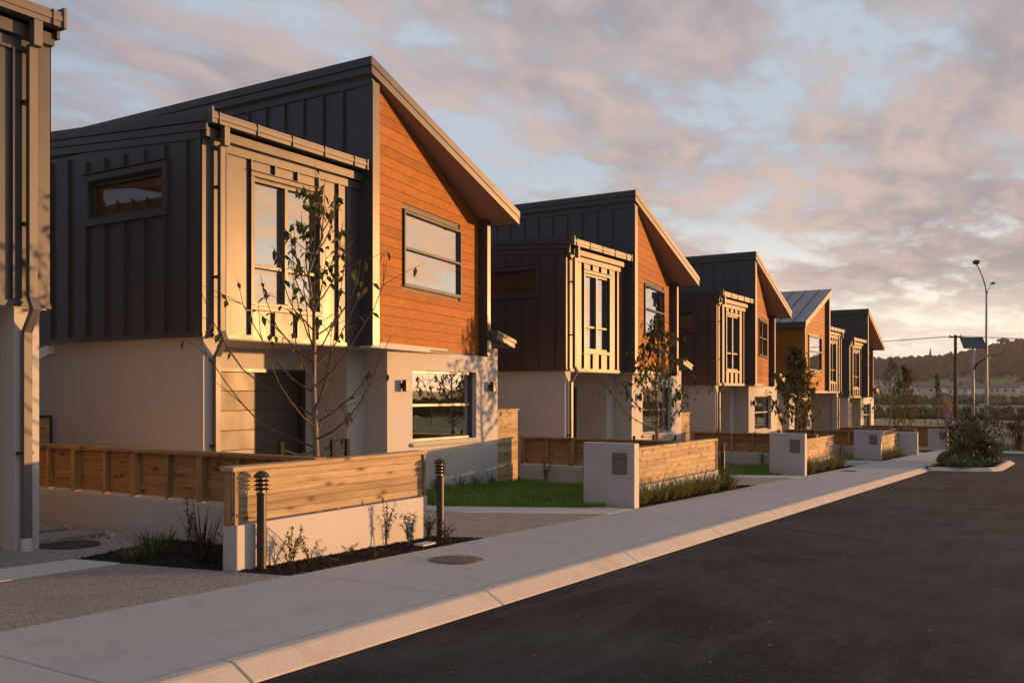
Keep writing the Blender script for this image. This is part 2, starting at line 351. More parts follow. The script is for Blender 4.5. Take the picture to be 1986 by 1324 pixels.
M['lining'] = mat('room_lining', (0.82, 0.68, 0.46), 0.85, 0.2)
M['soffit'] = mat('soffit_board', (0.34, 0.26, 0.22), 0.75, 0.3)
M['roof'] = steel('roof_steel', (0.085, 0.10, 0.125), 0.34)
M['pebble'] = speckle('pebble', ((0.24, 0.20, 0.15), (0.42, 0.36, 0.28), (0.60, 0.54, 0.45), (0.36, 0.30, 0.24)), 3.0, 0.7, 0.1, 0.3)
M['banner'] = leafm('banner_cloth', [(0.42, 0.22, 0.40), (0.42, 0.22, 0.40)], 0.5, 0.8)
M['banner_y'] = leafm('banner_print_yellow', [(0.85, 0.55, 0.14), (0.85, 0.55, 0.14)], 0.5, 0.8)
M['banner_w'] = leafm('banner_print_white', [(0.85, 0.76, 0.74), (0.85, 0.76, 0.74)], 0.5, 0.8)
M['door'] = steel('garage_door_steel', (0.045, 0.042, 0.042), 0.46)
M['far_wall'] = mat('far_house_wall', (0.66, 0.62, 0.57), 0.8, 0.2)
M['far_roof'] = mat('far_house_roof', (0.14, 0.12, 0.11), 0.8, 0.2)
def glassm(name, REFL):
    m = bpy.data.materials.new(name); m.use_nodes = True; nt = m.node_tree; N = nt.nodes; N.clear()
    o = N.new('ShaderNodeOutputMaterial'); mx = N.new('ShaderNodeMixShader'); t = N.new('ShaderNodeBsdfTransparent'); g = N.new('ShaderNodeBsdfGlossy')
    t.inputs[0].default_value = (0.88, 0.88, 0.86, 1); g.inputs['Roughness'].default_value = 0.008; g.inputs[0].default_value = (0.95, 0.95, 0.95, 1)
    f = N.new('ShaderNodeLayerWeight'); f.inputs[0].default_value = 0.5
    p4 = N.new('ShaderNodeMath'); p4.operation = 'POWER'; p4.inputs[1].default_value = 4.0; nt.links.new(f.outputs['Facing'], p4.inputs[0])
    a = N.new('ShaderNodeMath'); a.operation = 'MULTIPLY_ADD'; a.inputs[1].default_value = 0.72; a.inputs[2].default_value = REFL; a.use_clamp = True
    bp = N.new('ShaderNodeBump'); bp.inputs['Strength'].default_value = 0.035; bp.inputs['Distance'].default_value = 0.05
    ns = N.new('ShaderNodeTexNoise'); ns.inputs['Scale'].default_value = 1.1; ns.inputs['Detail'].default_value = 1
    tc = N.new('ShaderNodeTexCoord'); L = nt.links; L.new(tc.outputs['Object'], ns.inputs['Vector']); L.new(ns.outputs[0], bp.inputs['Height']); L.new(bp.outputs[0], g.inputs['Normal'])
    L.new(p4.outputs[0], a.inputs[0]); L.new(a.outputs[0], mx.inputs[0]); L.new(t.outputs[0], mx.inputs[1]); L.new(g.outputs[0], mx.inputs[2]); L.new(mx.outputs[0], o.inputs[0])
    return m
M['glass'] = glassm('window_glass', 0.44)
M['glass_clear'] = glassm('clear_window_glass', 0.07)
# ================================================================== SETTING
def gz(x): return -SL * x if x <= 56 else -SL * 56 - 0.10 * smooth01((x - 56) / 20)
def smin(a, b, t): return a + (b - a) * smooth01(t)
def ridge(phi):   # degrees above the horizon of the far ridge, by bearing from the street axis
    e = 1.75 + 1.25 * math.exp(-((phi + 1.5) / 7.0) ** 2)
    if phi < -6: e = smin(e, 0.5, (-phi - 6) / 16)
    return e
def terrain(x, y):
    d = math.hypot(x, y); phi = math.degrees(math.atan2(y, x))
    z = gz(max(x, -60)) - 0.32
    if x > 62: z += 0.32 * smooth01((x - 62) / 6)
    if d > 95: z = smin(z, -3.2, (d - 95) / 110)
    if d > 230: z = smin(z, 2.0, (d - 230) / 420)
    if d > 560:
        top = 1.55 + math.tan(math.radians(ridge(phi))) * 1000 - 7
        z = smin(z, top, (d - 560) / 440)
        z += 3.0 * noise.noise(Vector((x * 0.012, y * 0.012, 0))) * smooth01((d - 560) / 200)
    return z
def make_ground():
    def axis(lo, hi):
        out = [0.0]; st = 4.0
        while out[-1] < hi: out.append(out[-1] + st); st *= 1.06 if out[-1] < 120 else 1.09
        neg = [0.0]; st = 4.0
        while neg[-1] > lo: neg.append(neg[-1] - st); st *= 1.12
        return sorted(set(neg[1:] + out))
    xs = axis(-500, 1500); ys = axis(-400, 900); mb = MB()
    mb.v = [(x, y, terrain(x, y)) for x in xs for y in ys]; n = len(ys)
    mb.f = [(i * n + j, (i + 1) * n + j, (i + 1) * n + j + 1, i * n + j + 1) for i in range(len(xs) - 1) for j in range(n - 1)]
    tag(mb.build('ground', M['field'], smooth=True), kind='structure')
make_ground()
def slab(poly, dz, th, base=0.0):
    """a flat slab that follows the street's fall: poly of (x, y)"""
    mb = MB(); pts = [(x, y, gz(x) + dz) for x, y in poly]
    return mb.prism(pts, (0, 0, -th))
def sheet(name, poly, dz, m, th=0.2, label=None):
    return tag(slab(poly, dz, th).build(name, M[m]), kind='structure')
# road: runs past the houses and meets a cross street at its far end
sheet('road', [(-40, -8), (44, -8), (44, -60), (51.8, -60), (51.8, 3.6), (42, 4.28), (-40, 4.28)], -0.10, 'asphalt', 0.2)
# footpath in poured bays
def bays(name, x0, x1, y0, y1, step, m, dz, jit=0.0):
    p = tag(empty(name), kind='structure'); x = x0
    while x < x1:
        e = min(x + step, x1); o = slab([(x + 0.004, y0), (e - 0.004, y0), (e - 0.004, y1), (x + 0.004, y1)], dz, 0.16).build('concrete_bay', M[m], p); bevel(o, 0.006); x = e
    return p
bays('footpath', -12.85, 51.6, 4.565, 6.37, 3.22, 'path', 0.0)
def kerb_run(pts, parent, inner, step=2.9, h=0.0):
    """pts: list of (x,y) along the road edge; inner(+1/-1) = side of the raised strip"""
    for (ax, ay), (bx, by) in zip(pts, pts[1:]):
        L = math.hypot(bx - ax, by - ay); n = max(1, round(L / step)); ux, uy = (bx - ax) / L, (by - ay) / L; nx, ny = -uy * inner, ux * inner
        for i in range(n):
            s0, s1 = L * i / n + 0.005, L * (i + 1) / n - 0.005; mb = MB(); prof = [(0.0, -0.16), (0.0, -0.095), (0.16, -0.005), (0.19, 0.004), (0.275, 0.004), (0.275, -0.16)]
            ring = []
            for s in (s0, s1): ring.append([(ax + ux * s + nx * o, ay + uy * s + ny * o, gz(ax + ux * s) + z + h) for o, z in prof])
            i0 = len(mb.v); mb.v = ring[0] + ring[1]; k = len(prof)
            mb.f = [(j, (j + 1) % k, k + (j + 1) % k, k + j) for j in range(k)] + [tuple(range(k - 1, -1, -1)), tuple(range(k, 2 * k))]
            bevel(mb.build('kerb_stone', M['kerb'], parent), 0.008)
kp = tag(empty('kerb'), kind='structure')
kerb_run([(-13, 4.28), (32.2, 4.28)], kp, 1)
kerb_run([(41.3, 4.28), (51.5, 3.7)], kp, 1)
kerb_run([(51.9, 9), (51.9, -58)], tag(empty('kerb'), kind='structure'), 1, 4.0)
# verge and garden soil under the lots
sheet('garden_soil', [(-13, 6.37), (56, 6.37), (56, 24), (-13, 24)], -0.035, 'mulch', 0.2)
sheet('verge', [(52.15, -58), (68, -58), (68, 24), (52.15, 24)], -0.01, 'field', 0.25)
sheet('footpath', [(60.5, -58), (62.2, -58), (62.2, 24), (60.5, 24)], 0.012, 'path', 0.1)

def wall_holes(mb, F, a0, a1, b0, b1, c0, c1, holes=()):
    A = sorted({a0, a1, *[min(max(v, a0), a1) for h in holes for v in h[:2]]}); B = sorted({b0, b1, *[min(max(v, b0), b1) for h in holes for v in h[2:]]})
    for i in range(len(A) - 1):
        j = 0
        while j < len(B) - 1:
            am = (A[i] + A[i + 1]) / 2
            def solid(q): bm = (B[q] + B[q + 1]) / 2; return not any(h[0] < am < h[1] and h[2] < bm < h[3] for h in holes)
            if solid(j):
                k = j
                while k + 1 < len(B) - 1 and solid(k + 1): k += 1
                mb.boxf(F, A[i], A[i + 1], B[j], B[k + 1], c0, c1); j = k + 1
            else: j += 1
def ringf(mb, F, a0, a1, b0, b1, w, c0, c1):
    mb.boxf(F, a0, a1, b0, b0 + w, c0, c1); mb.boxf(F, a0, a1, b1 - w, b1, c0, c1)
    mb.boxf(F, a0, a0 + w, b0 + w, b1 - w, c0, c1); mb.boxf(F, a1 - w, a1, b0 + w, b1 - w, c0, c1)
WID = 8.35
def house(X, Y, Z, label, boxmat, mirror=False, detail=2):
    h = tag(empty('house', (X, Y, Z)), label, 'house', 'houses along the street')
    mi = WID if mirror else None
    def part(mb, name, m, parent=h, bev=0.0, smooth=False):
        o = mb.build(name, M[m] if isinstance(m, str) else m, parent, mi, smooth)
        if bev: bevel(o, bev)
        return o
    UB = 2.78; BT = 5.62
    FF = Fr((0, 0, 0), (1, 0, 0), (0, -1, 0))             # box front, a = x
    FS = Fr((0, 0, 0), (0, 1, 0), (-1, 0, 0))             # box side, a = y
    FT = Fr((3.4, 0, 0), (0, 1, 0), (-1, 0, 0))           # tower side
    FL = Fr((0, 0.3, 0), (1, 0, 0), (0, -1, 0))           # tower lower front
    FG = Fr((0, 1.75, 0), (1, 0, 0), (0, -1, 0))          # garage plane
    yl, yr, fin = (-0.25, 0.48, 0.25) if not mirror else (-0.13, -0.25, -0.3)
    P0 = Vector((3.55, yl, 0)); P1 = Vector((7.85, yr, 0)); u = (P1 - P0).normalized(); WL = (P1 - P0).length
    FW = Fr(P0, u, Vector((u.y, -u.x, 0)))                # cedar front
    if not mirror: w_cedar = (0.95, 3.41, 3.91, 5.30)
    else: w_cedar = (1.0, 3.65, 3.75, 5.30)
    w_low = (5.28, 7.49, 0.98, 2.37); w_box = (0.96, 2.36, 3.27, 5.21); w_side = (0.82, 2.61, 4.66, 5.23); g_door = (0.72, 3.86, -0.5, 2.30)
    zt = lambda x: 7.67 - 0.381 * (x - 3.35)
    zu = lambda x: zt(x) - 0.27
    zb = lambda y: 5.93 + 0.065 * (y + 0.15)                # top of the box roof
    # ---- lower storey
    mb = MB()
    wall_holes(mb, FS, 0.06, 8.5, -0.6, UB - 0.06, -0.28, -0.08)
    mb.box(0.28, 0.36, 0.06, 0.30, -0.6, UB - 0.06)
    wall_holes(mb, FG, 0.28, 4.02, -0.6, UB - 0.06, -0.2, 0.0, [g_door])
    mb.box(4.02, 4.22, 0.85, 1.95, -0.6, UB - 0.06); mb.box(4.22, 4.52, 0.85, 1.05, -0.6, UB - 0.06); mb.box(4.52, 4.72, 0.30, 1.05, -0.6, UB - 0.06)
    wall_holes(mb, FL, 4.72, 8.13, -0.6, UB - 0.06, -0.2, 0.0, [w_low])
    mb.box(8.13, 8.33, 0.30, 8.5, -0.6, UB + 0.12); mb.box(0.28, 8.13, 8.3, 8.5, -0.6, UB - 0.06)
    part(mb, 'lower_wall', 'plaster')
    # ---- floor between the storeys, seen as soffit
    mb = MB(); mb.box(0.02, 3.39, 0.02, 8.48, UB - 0.06, UB + 0.04)
    mb.prism([(3.39, -0.27, UB - 0.06), (3.56, -0.27, UB - 0.06), (7.84, yr + 0.01, UB - 0.06), (7.84, 8.48, UB - 0.06), (3.39, 8.48, UB - 0.06)], (0, 0, 0.1))
    part(mb, 'soffit', 'plaster')
    # ---- garage door: sections with grooves
    mb = MB(); ringf(mb, FG, 0.72, 3.86, -0.7, 2.36, 0.06, -0.16, 0.02); part(mb, 'door_frame', 'frame')
    zz = -0.10
    for i in range(7):
        mb = MB(); mb.boxf(FG, 0.79, 3.79, zz + 0.001, min(zz + 0.344, 2.295), -0.15, -0.11); part(mb, 'door_panel', 'door', bev=0.006); zz += 0.345
    # ---- windows
    def window(F, a0, a1, b0, b1, mull=(), trans=(), fw=0.05, c=-0.03, d=0.07, name='window', gl='glass'):
        mb = MB(); ringf(mb, F, a0, a1, b0, b1, fw, c - d, c)
        A = [a0 + fw] + [v for v in mull] + [a1 - fw]
        for v in mull: mb.boxf(F, v - fw * 0.62, v + fw * 0.62, b0 + fw, b1 - fw, c - d, c + 0.03)
        for v in trans:
            for q in range(len(A) - 1): mb.boxf(F, A[q] + (fw * 0.62 if q else 0), A[q + 1] - (fw * 0.62 if q < len(A) - 2 else 0), v - fw * 0.5, v + fw * 0.5, c - d, c - 0.004)
        o = part(mb, name, 'frame', bev=0.004)
        Bs = [b0 + fw] + list(trans) + [b1 - fw]
        for q in range(len(A) - 1):
            for t in range(len(Bs) - 1):
                pm = MB(); pm.boxf(F, A[q] + (fw * 0.6 if q else 0), A[q + 1] - (fw * 0.6 if q < len(A) - 2 else 0), Bs[t] + (fw * 0.48 if t else 0), Bs[t + 1] - (fw * 0.48 if t < len(Bs) - 2 else 0), c - d + 0.02, c - d + 0.028)
                part(pm, 'pane', gl, o)
        return o
    window(FL, *w_low, (), (1.69,), 0.055, -0.11, 0.07)
    mb = MB(); mb.boxf(FL, 5.20, 7.57, 0.885, 0.965, -0.12, 0.07); part(mb, 'window_sill', 'plaster', bev=0.03)
    wb = window(FF, *w_box, (1.64,), (3.87,), 0.055, -0.01, 0.09)
    mb = MB(); ringf(mb, FF, 0.885, 2.435, 3.19, 5.29, 0.072, -0.05, 0.05); mb.boxf(FF, 0.875, 2.445, 5.29, 5.305, -0.05, 0.075); part(mb, 'trim', 'frame', wb, 0.004)
    ws = window(FS, *w_side, (), (), 0.055, -0.03, 0.09, gl='glass_clear')
    mb = MB(); ringf(mb, FS, 0.71, 2.72, 4.55, 5.36, 0.108, -0.05, 0.05); mb.boxf(FS, 0.70, 2.73, 5.36, 5.375, -0.05, 0.08); part(mb, 'trim', boxmat, ws, 0.004)
    wc = window(FW, *w_cedar, (), (4.61,), 0.05, 0.045, 0.09)
    mb = MB(); mb.boxf(FW, w_cedar[0] - 0.03, w_cedar[1] + 0.03, w_cedar[3], w_cedar[3] + 0.012, -0.05, 0.06); mb.boxf(FW, w_cedar[0] - 0.03, w_cedar[1] + 0.03, w_cedar[2] - 0.02, w_cedar[2] - 0.004, -0.05, 0.055); part(mb, 'flashing', 'frame', wc)
    # ---- upper box: steel clad
    mb = MB(); wall_holes(mb, FF, 0.0, 3.4, UB, BT, -0.12, 0.0, [w_box]); part(mb, 'front_cladding', boxmat)
    mb = MB(); wall_holes(mb, FS, 0.12, 8.4, UB, BT + 0.12, -0.12, 0.0, [w_side]); mb.box(0.12, 3.4, 8.28, 8.4, UB, BT); part(mb, 'side_cladding', boxmat)
    seam_x = (0.42, 0.90, 1.385, 1.87, 2.355, 2.83)
    for x in seam_x:
        for b0, b1 in (((UB + 0.03, 3.18), (5.306, 5.47)) if 0.88 < x < 2.44 else ((UB + 0.03, 5.47),)):
            mb = MB(); mb.boxf(FF, x - 0.014, x + 0.014, b0, b1, -0.01, 0.05); part(mb, 'seam', boxmat)
    y = 0.30
    while y < 8.2:
        for b0, b1 in (((UB + 0.03, 4.545), (5.376, 5.58)) if 0.70 < y < 2.73 else ((UB + 0.03, 5.58 + 0.03 * y),)):
            mb = MB(); mb.boxf(FS, y - 0.014, y + 0.014, b0, b1, -0.01, 0.045); part(mb, 'seam', boxmat)
        y += 0.475
    mb = MB(); mb.boxf(FF, -0.012, 0.15, UB - 0.02, BT, -0.005, 0.012); mb.boxf(FS, -0.012, 0.11, UB - 0.02, BT, -0.0, 0.012); part(mb, 'corner_flashing', boxmat)
    mb = MB(); mb.boxf(FF, 3.06, 3.17, UB, BT, -0.01, 0.014); part(mb, 'corner_flashing', boxmat)
    mb = MB(); mb.boxf(FF, 0.0, 3.4, UB - 0.045, UB + 0.012, -0.02, 0.022); mb.boxf(FS, 0.0, 8.4, UB - 0.045, UB + 0.012, -0.02, 0.024); part(mb, 'drip_trim', boxmat)
    mb = MB(); mb.boxf(FF, 0.15, 3.398, 5.455, 5.585, -0.01, 0.035); part(mb, 'frieze', boxmat, bev=0.004)
    mb = MB(); mb.boxf(FF, 0.0, 3.398, 5.60, 5.735, -0.02, 0.10); part(mb, 'fascia', boxmat, bev=0.004)
    # box roof with side fascia in two bands
    mb = MB(); mb.prism([(-0.02, -0.13, zb(-0.13) - 0.05), (-0.02, 8.6, zb(8.6) - 0.05), (-0.02, 8.6, zb(8.6)), (-0.02, -0.13, zb(-0.13))], (3.415, 0, 0)); part(mb, 'box_roof', boxmat)
    mb = MB(); mb.prism([(-0.06, -0.15, zb(-0.15) - 0.135), (-0.06, 8.6, zb(8.6) - 0.135), (-0.06, 8.6, zb(8.6) + 0.015), (-0.06, -0.15, zb(-0.15) + 0.015)], (0.04, 0, 0)); part(mb, 'verge_cap', boxmat, bev=0.004)
    mb = MB(); mb.prism([(-0.04, -0.14, zb(-0.14) - 0.255), (-0.04, 8.6, zb(8.6) - 0.255), (-0.04, 8.6, zb(8.6) - 0.14), (-0.04, -0.14, zb(-0.14) - 0.14)], (0.04, 0, 0)); part(mb, 'verge_board', boxmat, bev=0.004)
    mb = MB(); mb.prism([(-0.022, 0.0, zb(0) - 0.37), (-0.022, 8.4, zb(8.4) - 0.37), (-0.022, 8.4, zb(8.4) - 0.262), (-0.022, 0.0, zb(0) - 0.262)], (0.03, 0, 0)); part(mb, 'side_frieze', boxmat)
    # gutter with brackets, rainwater pipe
    gt = MB(); pr = [(-0.10, 5.775), (-0.245, 5.775), (-0.245, 5.828), (-0.256, 5.838), (-0.256, 5.895), (-0.248, 5.905), (-0.248, 5.935), (-0.236, 5.935), (-0.236, 5.79), (-0.11, 5.79), (-0.10, 5.90)]
    gt.prism([(-0.01, a, b) for a, b in pr], (3.31, 0, 0)); gu = part(gt, 'gutter', 'gutter')
    for x in (-0.035, 3.30): mb = MB(); mb.box(x, x + 0.03, -0.268, -0.095, 5.765, 5.99 if x < 0 else 5.945); part(mb, 'gutter_end', 'gutter', gu)
    for i in range(5): mb = MB(); x = 0.10 + 0.72 * i; mb.box(x, x + 0.016, -0.268, -0.24, 5.77, 5.94); part(mb, 'gutter_joint', 'gutter', gu)
    mb = MB(); mb.box(0.215, 0.315, -0.235, -0.135, 5.50, 5.775); dp = part(mb, 'rainwater_head', 'gutter', bev=0.004)
    mb = MB(); mb.box(0.22, 0.31, -0.145, -0.075, 2.83, 5.52)
    def knee(y0, z0, y1, z1): mb.prism([(0.22, y0, z0), (0.22, y0 + 0.07, z0), (0.22, y1 + 0.07, z1), (0.22, y1, z1)], (0.09, 0, 0))
    knee(-0.145, 2.835, -0.215, 2.70); knee(-0.215, 2.70, -0.045, 2.46); mb.box(0.22, 0.31, -0.045, 0.025, 0.18, 2.465); part(mb, 'downpipe', 'gutter')
    mb = MB(); mb.lathe([(0.06, -0.6), (0.06, 0.24), (0.055, 0.25)], (0.265, -0.01, 0), 14); part(mb, 'pipe_base', 'pipe_grey')
    for zc in (1.15, 3.6, 4.9): mb = MB(); yy = -0.01 if zc < 2.5 else -0.10; mb.box(0.185, 0.345, yy - 0.005, yy + 0.065, zc, zc + 0.03); part(mb, 'pipe_clip', 'black')
    # ---- tower: steel side, cedar front and right side
    mb = MB(); mb.prism([(3.4, -0.3, UB), (3.4, 8.5, UB), (3.4, 8.5, zu(3.4)), (3.4, -0.3, zu(3.4))], (0.15, 0, 0)); part(mb, 'tower_side', 'charcoal')
    y = 0.36
    while y < 8.3:
        mb = MB(); mb.boxf(FT, y - 0.014, y + 0.014, zb(y) + 0.0, zu(3.4) - 0.12, -0.01, 0.045); part(mb, 'seam', 'charcoal'); y += 0.475
    mb = MB(); mb.boxf(FT, -0.3, 8.5, zu(3.4) - 0.125, zu(3.4), 0.0, 0.025); part(mb, 'tower_frieze', 'charcoal')
    mb = MB(); mb.boxf(FT, -0.31, 0.06, UB - 0.03, zu(3.4) - 0.126, 0.0, 0.014); mb.boxf(Fr((0, -0.3, 0), (1, 0, 0), (0, -1, 0)), 3.386, 3.565, UB - 0.03, zu(3.565) - 0.01, 0.0, 0.014); part(mb, 'corner_flashing', 'charcoal')
    if mirror: mb = MB(); mb.box(3.551, 3.565, -0.3, yl + 0.02, UB, zu(3.57)); part(mb, 'reveal', 'charcoal')
    mb = MB(); mb.box(7.85, 7.97, min(fin, yr), 8.4, UB - 0.02, 5.0); mb.prism([(7.85, min(fin, yr), 5.0), (7.97, min(fin, yr), 5.0), (7.97, min(fin, yr), zu(7.97)), (7.85, min(fin, yr), zu(7.85))], (0, 8.4 - min(fin, yr), 0)); mb.box(3.55, 7.85, 8.3, 8.4, UB, 5.6); part(mb, 'fin_wall', 'charcoal')
    # cedar backing and the boards, one by one
    hp = lambda a: zu((P0 + u * a).x)
    back = MB(); wall_holes(back, FW, 0.0, WL, UB, 5.32, -0.16, -0.03, [w_cedar])
    back.prism([FW(0, 5.32, -0.16), FW(WL, 5.32, -0.16), FW(WL, hp(WL), -0.16), FW(0, hp(0), -0.16)], FW.n * 0.13); part(back, 'backing_wall', 'black')
    slope = (hp(WL) - hp(0)) / WL
    def boards(F, length, b_lo, wins, top, name_parent, ca=0.0, cb=0.0):
        b = b_lo; pitch = 0.1765
        while b < 8:
            t = b + pitch - 0.007; spans = [(0.004, length - 0.004)]
            for w in wins:
                if t > w[2] and b < w[3]: spans = [q for s in spans for q in ((s[0], w[0] - 0.002), (w[1] + 0.002, s[1]))]
            any_ = False
            for s0, s1 in spans:
                poly = [(s0, b), (s1, b), (s1, t), (s0, t)]
                if top: poly = clip(poly, -top[1], 1.0, top[0])
                if len(poly) > 2 and area(poly) > 1e-4: part(MB().prism([F(a, z, -0.03) for a, z in poly], F.n * 0.03), 'board', 'cedar'); any_ = True
            if not any_ and b > 5: break
            b += pitch
    boards(FW, WL, UB + 0.004, [w_cedar], (hp(0), slope), h)
    mb = MB(); mb.boxf(FW, 0, WL, UB - 0.05, UB, -0.05, 0.006); part(mb, 'cedar_drip', 'black')
    FR = Fr((8.004, fin, 0), (0, 1, 0), (1, 0, 0))
    if mirror:
        boards(FR, 8.3 - fin, UB + 0.004, [(1.4, 2.6, 3.5, 4.9)], (zu(7.97), 0.0), h)
        window(FR, 1.4, 2.6, 3.5, 4.9, (), (), 0.05, 0.04, 0.09)
    # roof
    def rprism(y0, y1, d0, d1, x0=3.30, x1=8.17): m_ = MB(); return m_.prism([(x0, y0, zt(x0) - d0), (x1, y0, zt(x1) - d0), (x1, y0, zt(x1) - d1), (x0, y0, zt(x0) - d1)], (0, y1 - y0, 0))
    rf = part(rprism(-0.34, 8.7, 0.0, 0.15), 'roof', 'roof')
    part(rprism(-0.335, 8.69, 0.152, 0.262, 3.34, 8.15), 'roof_soffit', 'soffit')
    part(rprism(-0.375, -0.335, -0.012, 0.135, 3.29, 8.18), 'barge_cap', 'charcoal', bev=0.004)
    part(rprism(-0.362, -0.336, 0.139, 0.275, 3.31, 8.16), 'barge_board', 'charcoal', bev=0.004)
    mb = MB(); mb.box(3.275, 3.30, -0.37, 8.7, zt(3.3) - 0.14, zt(3.3) + 0.012); part(mb, 'ridge_cap', 'charcoal', bev=0.004)
    mb = MB(); mb.box(3.30, 3.325, -0.36, 8.7, zt(3.3) - 0.275, zt(3.3) - 0.145); part(mb, 'ridge_board', 'charcoal', bev=0.004)
    mb = MB(); mb.box(8.17, 8.19, -0.36, 8.7, zt(8.17) - 0.27, zt(8.17)); part(mb, 'eaves_board', 'charcoal', bev=0.004)
    if mirror:
        y = 0.2
        while y < 8.6:
            mb = MB(); mb.prism([(3.31, y, zt(3.31)), (8.17, y, zt(8.17)), (8.17, y, zt(8.17) + 0.045), (3.31, y, zt(3.31) + 0.045)], (0, 0.035, 0)); part(mb, 'roof_seam', 'roof', rf); y += 0.62
    # low lean-to roof on the far side
    mb = MB(); mb.prism([(7.975, 0.06, 3.29), (8.74, 0.06, 3.10), (8.74, 0.06, 3.03), (7.975, 0.06, 3.22)], (0, 4.2, 0)); mb.prism([(7.975, 0.08, 3.215), (8.70, 0.08, 3.03), (8.70, 0.08, 2.93), (7.975, 0.08, 3.11)], (0, 4.1, 0)); part(mb, 'lean_to_roof', 'gutter')
    mb = MB(); mb.box(7.98, 8.13, 0.32, 4.1, 2.70, 3.09); part(mb, 'lean_to_wall', 'plaster')
    # wall lights beside the window
    for x in (4.95, 7.99):
        mb = MB(); mb.boxf(FL, x - 0.035, x + 0.035, 2.02, 2.12, 0.0, 0.05); lb = part(mb, 'wall_light', 'black')
        mb = MB(); mb.boxf(FL, x - 0.05, x + 0.05, 1.96, 2.18, 0.05, 0.145); part(mb, 'lamp_housing', 'black', lb, 0.006)
    # rooms behind the glass
    mb = MB(); l0 = -0.135; l1 = -0.125
    wall_holes(mb, FF, 0.14, 3.4, 2.83, 5.6, l0, l1, [w_box]); wall_holes(mb, FS, 0.14, 4.5, 2.83, 5.6, l0, l1, [w_side])
    mb.box(0.14, 3.39, 4.5, 4.52, 2.83, 5.6); mb.box(0.14, 3.39, 0.14, 4.5, 2.83, 2.85); mb.box(0.14, 3.39, 0.14, 4.5, 5.50, 5.52); mb.box(3.37, 3.39, 0.14, 4.5, 2.83, 5.6)
    mb.box(3.57, 7.84, 4.0, 4.03, 2.83, 5.9); mb.box(3.57, 7.84, 0.75, 4.0, 2.83, 2.85); mb.box(3.57, 7.84, 0.75, 4.0, 5.42, 5.44)
    mb.box(4.72, 8.12, 4.0, 4.03, 0.0, 2.7); mb.box(4.72, 8.12, 0.52, 4.0, 0.0, 0.02); mb.box(4.72, 8.12, 0.52, 4.0, 2.66, 2.69); mb.box(4.70, 4.725, 1.06, 4.0, 0, 2.7)
    part(mb, 'room_lining', 'lining')
    return h
h1 = house(9.0, 10.8, -0.38, 'all charcoal steel and cedar house standing behind the two bollard lights', 'charcoal')
house(19.93, 10.8, -0.64, 'house with brown steel bay and cedar tower behind the first letterbox pillar beyond the lawn', 'brown')
house(30.72, 10.8, -0.91, 'brown bay house standing between another brown bay house and the cedar sided house', 'brown')
house(40.95, 10.8, -1.17, 'house with cedar on two sides and ribbed roof sloping the opposite way', 'charcoal', True)
house(51.5, 10.8, -1.43, 'charcoal bay house at the far end of the row beside the fields', 'charcoal')
house(6.03 - WID, 9.72, -0.26, 'charcoal house beside the pebble side path, its steel bay next to the gully cover', 'charcoal', True)
# security camera on the shaded side wall of the first charcoal house
def seccam():
    t = tag(empty('security_camera', (9.0, 14.56, 2.2)), 'small white security camera fixed under the cladding of the shaded side wall', 'camera')
    MB().box(-0.0, 0.08, -0.05, 0.05, 0.0, 0.13).build('bracket', M['white'], t)
    mb = MB(); mb.hexa([(-0.16, -0.055, -0.10), (0.0, -0.055, -0.02), (0.0, 0.055, -0.02), (-0.16, 0.055, -0.10), (-0.16, -0.055, 0.06), (0.0, -0.055, 0.13), (0.0, 0.055, 0.13), (-0.16, 0.055, 0.06)]); bevel(mb.build('housing', M['white'], t), 0.015, 2)
    MB().tube([(-0.15, 0, -0.04), (-0.175, 0, -0.05)], 0.038, 12).build('lens', M['black'], t)
seccam()
